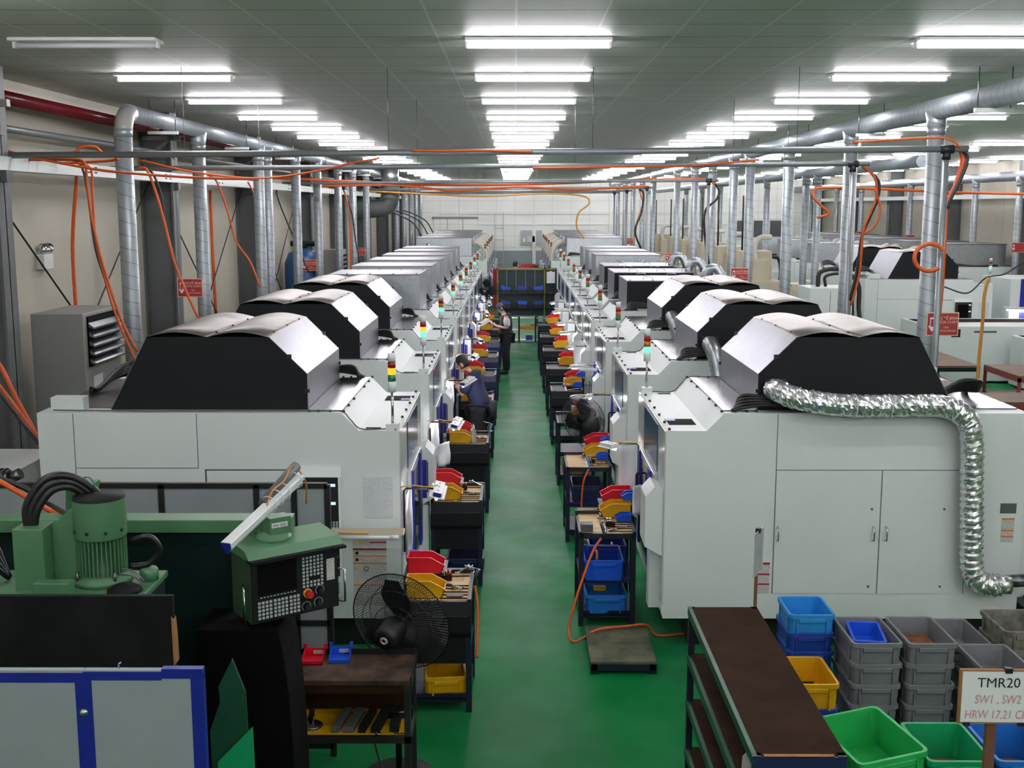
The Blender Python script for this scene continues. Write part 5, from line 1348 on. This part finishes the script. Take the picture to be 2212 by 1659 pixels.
solo('wall_notice', MB().box(0, .42, 0, .01, 0, .3), 'print_far', 'white notice on the grey board of the back wall', 'notice', None, 0, (.62, YB - .12, 2.1))
solo('wall_notice', MB().box(0, .12, 0, .01, 0, .22), 'paper', 'narrow white notice beside the larger one on grey board', 'notice', None, 0, (.42, YB - .12, 2.1))
solo('red_cover', MB().loft([[(x * s_, y * s_, z) for x, y in ((-.5, -.3), (0, -.35), (.5, -.3), (.5, .3), (0, .34), (-.5, .3))] for z, s_ in ((.9, .9), (1.2, 1.0), (1.45, .9), (1.62, .5))], sm=True), 'red_cloth', 'crimson cloth covered heap far behind the green shelf unit', 'cloth', None, 0, (.55, 46.5, 0))
solo('red_cabinet', MB().box(-.3, .3, -.2, .2, 0, 1.5), 'red_cloth', 'dark red cabinet far behind the shelf unit on the left', 'cabinet', None, .01, (-.55, 45.0, 0))
solo('far_bench', MB().box(-.5, .9, -.3, .3, .86, .9).box(-.45, -.4, -.28, .28, 0, .86).box(.8, .85, -.28, .28, 0, .86), 'wood', 'long wooden bench far behind the shelf unit', 'bench', None, 0, (.3, 45.6, 0))
solo('wall_ladder', MB().box(0, .03, 0, .03, .3, 3.6).box(.45, .48, 0, .03, .3, 3.6).box(.03, .45, 0, .02, 1.0, 1.03).box(.03, .45, 0, .02, 1.6, 1.63).box(.03, .45, 0, .02, 2.2, 2.23).box(.03, .45, 0, .02, 2.8, 2.83), 'key', 'pale metal ladder fixed to the back wall', 'ladder', None, 0, (-1.05, YB - .16, 0))
# ---------------------------------------------------------------- left wall equipment
t = thing('air_handler', 'tall grey air handler cabinet with louvres by the left wall', 'air handler', (-5.32, 12.5, 0))
build('cabinet', MB().box(0, .58, 0, 1.15, 0, 2.74), 'grey_paint', t, bev=.01)
build('louvre_frame', MB().box(.58, .60, .1, 1.08, 2.14, 2.70), 'void', t)
for k in range(5): build('louvre', MB().prism([(.58, 2.19 + .1 * k), (.66, 2.16 + .1 * k), (.66, 2.18 + .1 * k), (.60, 2.23 + .1 * k)], 'y', .1, 1.08), 'plate_steel', t)
build('notice', MB().box(.58, .584, .22, .5, 1.72, 2.02), 'print_far', t); build('lower_grille', MB().box(.58, .585, .08, 1.08, 1.42, 1.5), 'grey_dark', t)
build('name_card', MB().box(.58, .584, .62, .8, 1.78, 1.85).box(.58, .584, .86, .96, 1.9, 2.0), 'paper', t)
t = thing('emergency_light', 'twin head emergency light box high on the left wall', 'lamp', (XL, 13.8, 3.32))
build('box', MB().box(0, .1, -.14, .14, -.16, .02), 'white', t, bev=.01)
for s_ in (-.07, .08): build('head', MB().rev([(.001, -.05), (.04, -.04), (.06, 0), (.06, .02), (.001, .025)], n=16).move(Matrix.Translation((.07, s_, .09)) @ Matrix.Rotation(.9, 4, 'X') @ Matrix.Rotation(.6, 4, 'Y')), 'chrome', t)
solo('ochre_plate', MB().box(0, .02, 0, .32, 0, .36), 'ochre', 'ochre yellow plate on the left wall beside the air handler', 'plate', None, 0, (XL + .5, 15.2, 1.75))
t = thing('air_tank', 'tall blue air receiver tank by the left wall', 'tank', (-5.15, 28.0, 0))
build('vessel', MB().rev([(.001, .1), (.3, .14), (.46, .3), (.46, 2.55), (.36, 2.8), (.15, 2.9), (.001, 2.92)], n=28), 'tank_blue', t)
build('green_pipe', MB().cyl((0, 0, 2.9), (0, 0, 3.05), .1, 14).cyl((-.3, 0, 3.02), (.3, 0, 3.02), .07, 12), 'mill_dark', t)
t = thing('air_dryer', 'grey vent box by the left wall behind the blue tank', 'cabinet', (-5.4, 31.2, 0))
build('cabinet', MB().box(0, .7, 0, .8, 0, 2.75), 'grey_paint', t)
for k in range(4): build('louvre', MB().box(.7, .74, .1, .7, 2.2 + .12 * k, 2.25 + .12 * k), 'void', t)
t = thing('fan_duct', 'large dark grey elbow duct on the left wall far back', 'duct', (-5.2, 40, 0))
build('run', MB().tube(sp([(-.45, 0, 3.85), (.4, 0, 3.85), (.75, .0, 3.95), (.9, 0, 4.3), (.9, 0, 4.75)], 6), .32, 20), 'grey_dark', t)
build('upper_spout', MB().cyl((.9, 0, 4.6), (.9, 0, 5.31), .30, 20), 'galv', t)
solo('white_cabinet', MB().box(-.45, .45, -.5, .5, 0, 1.55).box(-.46, .46, -.51, .51, 1.55, 1.57), 'white', 'white rear cabinet behind the first left machine', 'cabinet', None, .006, (-4.92, 10.4, 0)) 
t = thing('motor_unit', 'small dark motor with ribbed housing behind the first left machine', 'motor', (-4.52, 9.75, 0))
build('plinth', MB().box(-.16, .16, -.12, .12, 0, 1.45), 'white', t)
build('motor', MB().cyl((-.12, 0, 1.55), (.1, 0, 1.55), .08, 14).cyl((.1, 0, 1.55), (.2, 0, 1.6), .05, 12), 'steel_dark', t)
for k in range(5): build('rib', MB().cyl((-.11 + .045 * k, 0, 1.55), (-.10 + .045 * k, 0, 1.55), .095, 14), 'black', t)
# ---------------------------------------------------------------- fire extinguisher signs on the ducts
def fire_sign(label, loc, rz=0, s=1.0, full=True):
    t = thing('fire_sign', label, 'sign', loc, rz, 'red fire extinguisher signs')
    build('border', MB().box(-.19 * s, .19 * s, 0, .012, -.14 * s, .14 * s), 'sign_text', t)
    build('plate', MB().box(-.178 * s, .178 * s, -.004, 0, -.128 * s, .128 * s), 'sign_red', t)
    build('arrow', MB().prism([(-.15, .08), (-.10, .08), (-.10, -.02), (-.08, -.02), (-.125, -.09), (-.17, -.02), (-.15, -.02)], 'y', -.007, -.004).move(Matrix.Scale(s, 4)), 'paper', t)
    build('bottle_mark', MB().box(-.14 * s, -.11 * s, -.009, -.007, -.03 * s, .06 * s), 'sign_red', t)
    if full:
        words('NƠI ĐỂ BÌNH', .045 * s, 'sign_text', t, (.045 * s, -.006, .055 * s), bold=.0005); words('CHỮA CHÁY', .045 * s, 'sign_text', t, (.045 * s, -.006, .01 * s), bold=.0005)
        words('FIRE', .034 * s, 'sign_text', t, (.045 * s, -.006, -.05 * s)); words('EXTINGUISHER', .034 * s, 'sign_text', t, (.045 * s, -.006, -.09 * s))
    return t
fire_sign('red fire extinguisher sign on the second left duct', (-4.88, 17.19, 2.70), 0, 1.0)
fire_sign('red fire extinguisher sign on the sixth left duct', (-4.92, 27.49, 2.52), 0, .95)
fire_sign('red fire extinguisher sign on the ninth left duct', (-4.9, 36.49, 2.5), 0, .85)
fire_sign('large red fire extinguisher sign on the first right duct', (5.06, 13.49, 2.53), 0, 1.0)
fire_sign('red fire extinguisher sign between the fourth and fifth right ducts', (4.72, 24.09, 2.5), 0, .98)
fire_sign('red fire extinguisher sign on the eighth right duct', (4.72, 34.89, 2.4), 0, .8)
fire_sign('red fire extinguisher sign on the eleventh right duct', (4.75, 47.89, 2.5), 0, .9)
fire_sign('red fire extinguisher sign on the third thin duct of the lane', (7.0, 32.10, 2.1), 0, 1.0)
for k, y in enumerate([33.2, 42.33, 48.3]):
    fire_sign('red fire extinguisher sign by the far right wall, %s from the front' % ORD[k], (14.45, y - .11, 2.75), 0, 1.0, False)
# ---------------------------------------------------------------- machines of the lane behind the right row
def vmc(label, loc, rz=0):
    t = thing('machining_centre', label, 'machine', loc, rz, 'beige machines of the lane')
    build('enclosure', MB().prism([(-.85, .2), (.85, .2), (.85, 1.75), (.55, 2.0), (-.55, 2.0), (-.85, 1.75)], 'y', 0, 1.5), 'beige', t, bev=.01)
    build('base', MB().box(-.75, .75, .1, 1.4, 0, .2), 'black', t)
    build('column', MB().box(-.4, .4, .9, 1.7, .3, 2.75), 'beige', t, bev=.01)
    build('spindle_motor', MB().box(-.2, .2, .35, .9, 1.9, 2.55), 'beige', t, bev=.01)
    build('window', MB().box(-.5, .5, -.01, 0, .9, 1.6), 'glass_dark', t)
    build('cable_chain', MB().tube(sp([(.42, 1.0, 2.6), (.62, 1.0, 2.5), (.66, 1.0, 2.0), (.5, 1.0, 1.9)], 5), .05, 6), 'black', t)
    build('cable_post', MB().cyl((-.3, 1.4, 2.7), (-.3, 1.4, 4.2), .025, 8), 'black', t)
    build('side_cabinet', MB().box(.85, 1.2, .5, 1.3, .3, 1.9), 'beige', t, bev=.006)
    pth = sp([(-.1, .6, 2.5), (-.12, .6, 2.9), (.0, .6, 3.1), (.3, .6, 3.12)], 6)
    build('flexible_hose', MB().tube(pth, [.07 + (.006 if i % 2 else 0) for i in range(len(pth))], 10), 'flex_white', t)
    return t
V0 = vmc('beige machining centre, first from the front in the lane behind the right row', (6.4, 29.5, 0))
for k, y in enumerate([33.2, 36.8, 40.5, 44.5, 48.5]):
    dup(V0, 'beige machining centre, %s from the front in the lane behind the right row' % ORD[k + 1], (6.4 + .1 * (k % 2), y, 0))
t = thing('electrical_cabinet', 'white electrical cabinet with drooping black cables in the lane', 'cabinet', (6.55, 25.4, 0))
build('cabinet', MB().box(0, .95, 0, 1.1, 0, 2.12), 'white', t, bev=.008)
build('door_gap', MB().box(.45, .46, -.003, 0, .1, 2.05), 'grey_dark', t)
build('cables', MB().tube(sp([(.3, .5, 2.12), (.35, .5, 2.45), (.8, .5, 2.5), (1.2, .5, 2.2), (1.25, .5, 1.6), (1.3, .4, 1.2)], 6), .05, 8).tube(sp([(.5, .6, 2.12), (.5, .6, 2.35), (.9, .6, 2.38), (1.1, .6, 2.0), (1.15, .6, 1.2)], 6), .035, 8), 'rubber', t)
for k, (x, y, w_, d_, h_, lab) in enumerate([(9.2, 25.3, 3.6, 1.9, 1.28, 'long low white cabinet before the far lathe row'), (10.9, 24.0, 2.2, 1.0, 1.12, 'lower white cabinet with orange edged hose at right edge')]):
    t = thing('machine_cabinet', lab, 'cabinet', (x, y, 0))
    build('cabinet', MB().box(0, w_, 0, d_, .05, h_), 'white', t, bev=.008)
    build('top_strip', MB().box(.1, w_ - .2, d_ * .5, d_ * .85, h_, h_ + .012), 'wood_dark', t)
    build('socket', MB().box(.5, .7, -.01, 0, h_ - .24, h_ - .06), 'black', t, bev=.005); build('vent', MB().box(1.0, 1.5, -.006, 0, h_ - .14, h_ - .1), 'grey_dark', t)
    if k == 1: build('orange_hose', MB().tube(sp([(-.02, -.03, .1), (-.02, -.03, h_ - .1), (.02, -.03, h_ + .01), (.3, -.03, h_ + .0), (2.1, -.03, h_ - .02)], 6), .012, 6), 'orange_hose', t)
def bench(name, label, loc, w, d, h, m, lm, rz=0):
    t = thing(name, label, 'table', loc, rz)
    build('top', MB().box(0, w, 0, d, h - .04, h), m, t)
    build('frame', MB().box(0, w, 0, .04, h - .12, h - .04).box(0, w, d - .04, d, h - .12, h - .04).box(0, .04, 0, d, h - .12, h - .04), lm, t)
    for x in (0, w - .05):
        for y in (0, d - .05): build('leg', MB().box(x, x + .05, y, y + .05, 0, h - .04), lm, t)
    build('under_shelf', MB().box(0, w, 0, d, .25, .28), m, t)
bench('work_table', 'brown topped work table with dark green frame beyond the nearest right hood', (7.3, 22.4, 0), 1.9, 2.2, .8, 'table_brown', 'mill_dark')
bench('work_table', 'brown topped table with red steel frame at the right edge', (9.35, 21.0, 0), 2.2, 1.6, .8, 'table_brown', 'red_frame')
bench('work_table', 'low brown table nearest behind the right machine row', (7.3, 18.6, 0), 2.2, 1.0, .72, 'table_brown', 'red_frame')
fan('grey pedestal fan standing under the brown tables on the right', (7.55, 20.6, 0), 2.4, .26, .72, .1)
t = thing('hand_sanitiser_stand', 'small white table beyond the rear of nearest right hood', 'table', (6.25, 20.5, 0))
build('top', MB().box(-.3, .3, -.2, .2, .74, .77), 'paper', t); build('leg', MB().box(-.03, .03, -.03, .03, 0, .74), 'white', t)
# office-side pieces on the far right
t = thing('purple_machine', 'violet fronted machine with bright lamp at the right edge', 'machine', (12.55, 29.0, 0))
build('body', MB().box(0, 2.4, 0, 1.8, .2, 2.1), 'white', t, bev=.01); build('base', MB().box(.1, 2.3, .1, 1.7, 0, .2), 'black', t)
build('door', MB().box(.25, 1.05, -.03, 0, .5, 2.1), 'royal', t); build('window', MB().box(.45, .85, -.035, -.03, .8, 1.6), 'glass_dark', t)
build('lamp', MB().cyl((-.15, -.2, 1.35), (.45, -.3, 1.3), .03, 10), 'lit_task', t)
build('lamp_shelf', MB().box(-.2, .55, -.4, 0, 1.36, 1.4), 'white', t)
solo('cardboard_stack', MB().box(0, 2.2, 0, .6, 0, 1.75), 'cardboard', 'brown cardboard stack by the back wall behind the right row', 'boxes', None, 0, (4.3, 57.5, 0))
for k in range(2):
    solo('filing_box', MB().box(0, .9, 0, .6, 0, 1.9 - .1 * k), 'white_gloss', 'pale %s cabinet by the back wall right of the machines' % ('taller', 'shorter')[k], 'cabinet', None, .01, (7.3 + 1.1 * k, 57.3, 0))
# ---------------------------------------------------------------- hoses and cables
hg = 'orange hoses'
def hose(label, pts, r=.014, m='orange_hose', k=7, name='air_hose', group=hg):
    return solo(name, MB().tube(sp(pts, k), r, 7), m, label, 'hose', group)
def at(px, py, y):
    # image pixel to world point at hall distance y (hose paths traced from pixels)
    a, b = (px - 1106) / FPX, (829.5 - py) / FPX
    d = Vector((-math.sin(YAW) * math.cos(PITCH), math.cos(YAW) * math.cos(PITCH), -math.sin(PITCH))) + a * Vector((math.cos(YAW), math.sin(YAW), 0)) + b * Vector((-math.sin(YAW) * math.sin(PITCH), math.cos(YAW) * math.sin(PITCH), math.cos(PITCH)))
    return Vector((0, 0, CAM_H)) + d * (y / d.y)
def A(y, *pp): return [at(a, b, y) for a, b in pp]
hose('thick pair of orange hoses running down the left wall beside the air handler', [(XL + .35, 14.2, 4.42), (XL + .33, 14.2, 4.2), (XL + .2, 14.3, 3.4), (XL + .18, 14.35, 2.4), (XL + .18, 14.35, 1.4)], .024)
hose('orange hose swinging from the cable trough down to the first left machine', [(-5.25, 12.4, 4.4)] + A(12.4, (150, 345), (182, 352), (188, 395), (198, 470), (222, 570), (262, 690), (297, 760)), .016)
hose('second orange hose hanging beside the swinging one at the left', A(12.5, (165, 352), (196, 365), (200, 420), (208, 520), (240, 650), (275, 740), (300, 790)), .013)
hose('black cable hanging beside the orange hoses at the left', [(-5.22, 12.6, 4.4)] + A(12.6, (150, 345), (176, 360), (190, 420), (205, 530), (225, 600)), .012, 'rubber')
hose('orange hose sloping down behind the first left duct', A(15.0, (300, 362), (318, 368), (338, 420), (355, 480), (375, 560), (400, 625), (430, 690)), .018)
hose('black cable sloping down behind the first left duct', A(15.1, (310, 362), (330, 375), (348, 420), (358, 490), (378, 560), (398, 620)), .016, 'rubber')
hose('orange hose dropping past the second left duct', A(18.2, (450, 378), (468, 392), (490, 450), (510, 520), (540, 565), (562, 620)), .016)
hose('thin orange hose hanging straight on the left wall behind second duct', [(XL + .1, 21.3, 4.2), (XL + .1, 21.3, 3.0), (XL + .1, 21.35, 1.9)], .03)
hose('orange hose dropping behind the pair of left ducts', A(22.5, (535, 392), (548, 420), (556, 470), (560, 540), (580, 600)), .016)
hose('orange and black hose past the fifth left duct', [(-5.28, 25.8, 4.4)] + A(25.8, (598, 418), (612, 460), (640, 525), (668, 590)), .018, 'rubber')
hose('orange hose past the sixth left duct', A(28.2, (745, 415), (755, 470), (757, 540), (757, 590)), .02)
hose('dark hose past the seventh left duct', A(31.5, (742, 410), (760, 460), (768, 520), (780, 575)), .02, 'rubber')
hose('long orange hose draped along the cable trough to the first duct', A(12.0, (0, 322), (60, 338), (130, 352), (220, 368), (330, 378), (450, 385), (560, 387)), .014)
hose('orange hose looping over the left cable trough', [(-5.28, 12.95, 4.38)] + A(13.0, (160, 330), (175, 318), (205, 317), (222, 330), (250, 345)) + [Vector((-5.2, 13.3, 4.39))], .016)
hose('thin orange hose rising across to the second crossing pipe', A(15.45, (300, 345), (420, 372), (560, 385), (680, 370), (760, 352), (820, 342)), .013)
hose('orange hose lying along the nearest crossing pipe', A(11.95, (890, 325), (960, 326), (1040, 325), (1150, 328)), .013)
hose('orange hose along the right end of the nearest crossing pipe', A(11.95, (1840, 308), (1930, 302), (2000, 298), (2050, 300), (2075, 318)), .012)
hose('orange hose lying along the second crossing pipe', A(15.45, (1150, 363), (1260, 362), (1400, 360), (1500, 358), (1640, 345)), .014)
hose('orange hose lying along the third crossing pipe', A(27.25, (560, 383), (760, 392), (960, 400), (1180, 397), (1400, 388), (1520, 388), (1545, 398)), .03)
hose('sagging orange hose below the third crossing pipe', [(-5.28, 30, 4.4)] + A(30, (700, 402), (860, 400), (980, 412), (1120, 404), (1240, 410), (1400, 402)), .03)
hose('amber hose sagging along the fourth crossing pipe', A(39.4, (780, 412), (900, 418), (1040, 424), (1180, 418), (1260, 424), (1272, 440), (1250, 460), (1246, 490), (1262, 515)), .03, 'amber_hose')
hose('orange hose running down the post of the nearest crossing pipe', A(12.1, (2078, 320), (2083, 345), (2070, 385), (2048, 440), (2042, 520), (2034, 640), (2020, 760), (2012, 805)), .016)
hose('second orange hose running down the nearest pipe post', A(12.15, (2072, 322), (2076, 350), (2062, 400), (2044, 445), (2038, 560), (2026, 680)), .014)
hose('black cable dropping from the nearest crossing pipe', A(12.05, (2068, 318), (2090, 340), (2078, 380), (2056, 425), (2046, 450)), .018, 'rubber')
hose('coiled orange hose loop on the nearest pipe post', [at(2008, 556, 11.9) + Vector((.19 * math.cos(D(a)), 0, .17 * math.sin(D(a)))) * .82 for a in range(30, 330, 20)], .022)
hose('orange hose dropping from the second crossing pipe', A(15.52, (1862, 357), (1890, 385), (1893, 425), (1880, 460), (1865, 500), (1856, 590), (1838, 660)), .018)
hose('black cable dropping from the second crossing pipe', A(15.54, (1862, 358), (1897, 390), (1895, 430), (1878, 470), (1862, 510), (1850, 590), (1835, 650)), .022, 'rubber')
hose('thin orange hose with coupling beside second crossing pipe post', A(15.5, (1890, 410), (1900, 440), (1898, 470), (1885, 492), (1866, 505)), .014)
hose('orange hose with a bend crossing far behind the second pipe', A(24.0, (1765, 470), (1790, 462), (1775, 445), (1757, 425), (1762, 408), (1800, 405), (1900, 408), (2050, 415), (2212, 419)), .028)
hose('black and red cables dropping from the third crossing pipe', A(27.4, (1540, 392), (1553, 410), (1548, 430), (1524, 455), (1522, 500), (1530, 560), (1540, 610)), .03, 'rubber')
hose('red cable dropping from the fourth crossing pipe', A(39.6, (1378, 404), (1390, 420), (1385, 460), (1372, 500), (1388, 545)), .035, 'rubber')
hose('orange cable beside the post of the fourth crossing pipe', A(39.7, (1380, 405), (1388, 440), (1376, 480), (1372, 510)), .03)
hose('brown cable hanging at the right edge in the far row', A(20, (2135, 600), (2126, 640), (2122, 700), (2115, 770)) + [Vector((8.16, 19.95, .7)), Vector((8.15, 19.95, .012))], .03, 'amber_hose')
hose('black cable sagging across the far row at right', A(24, (2040, 620), (2090, 633), (2130, 600), (2170, 592), (2212, 565)), .016, 'rubber')
hose('pair of orange hoses at the left picture edge', A(10.9, (-30, 760), (0, 790), (40, 870), (82, 945)), .022)
hose('orange and black hoses lower at the left picture edge', A(10.8, (-30, 800), (0, 835), (45, 895), (85, 950)), .018)
hose('black hose lower at the left picture edge', A(10.7, (-30, 820), (0, 850), (50, 915), (85, 960)), .018, 'rubber')
hose('orange hose behind the milling machine at the left edge', A(6.6, (-40, 1020), (0, 1040), (60, 1075), (112, 1105)) + A(6.3, (150, 1125), (170, 1150)), .016)
hose('black hose behind the milling machine at the left edge', A(6.7, (-40, 1010), (0, 1032), (60, 1058), (112, 1092)) + A(6.3, (150, 1115), (170, 1140)), .016, 'rubber')
for k, y in enumerate((42.2, 45.3, 48.3)):
    hose('thin black cable arching from far left ducts to silver hoods, %s from front' % ORD[k], [(-4.65, y, 3.75), (-4.2, y, 3.6), (-3.7, y, 3.3), (-3.42, y, 2.83)], .025, 'rubber')
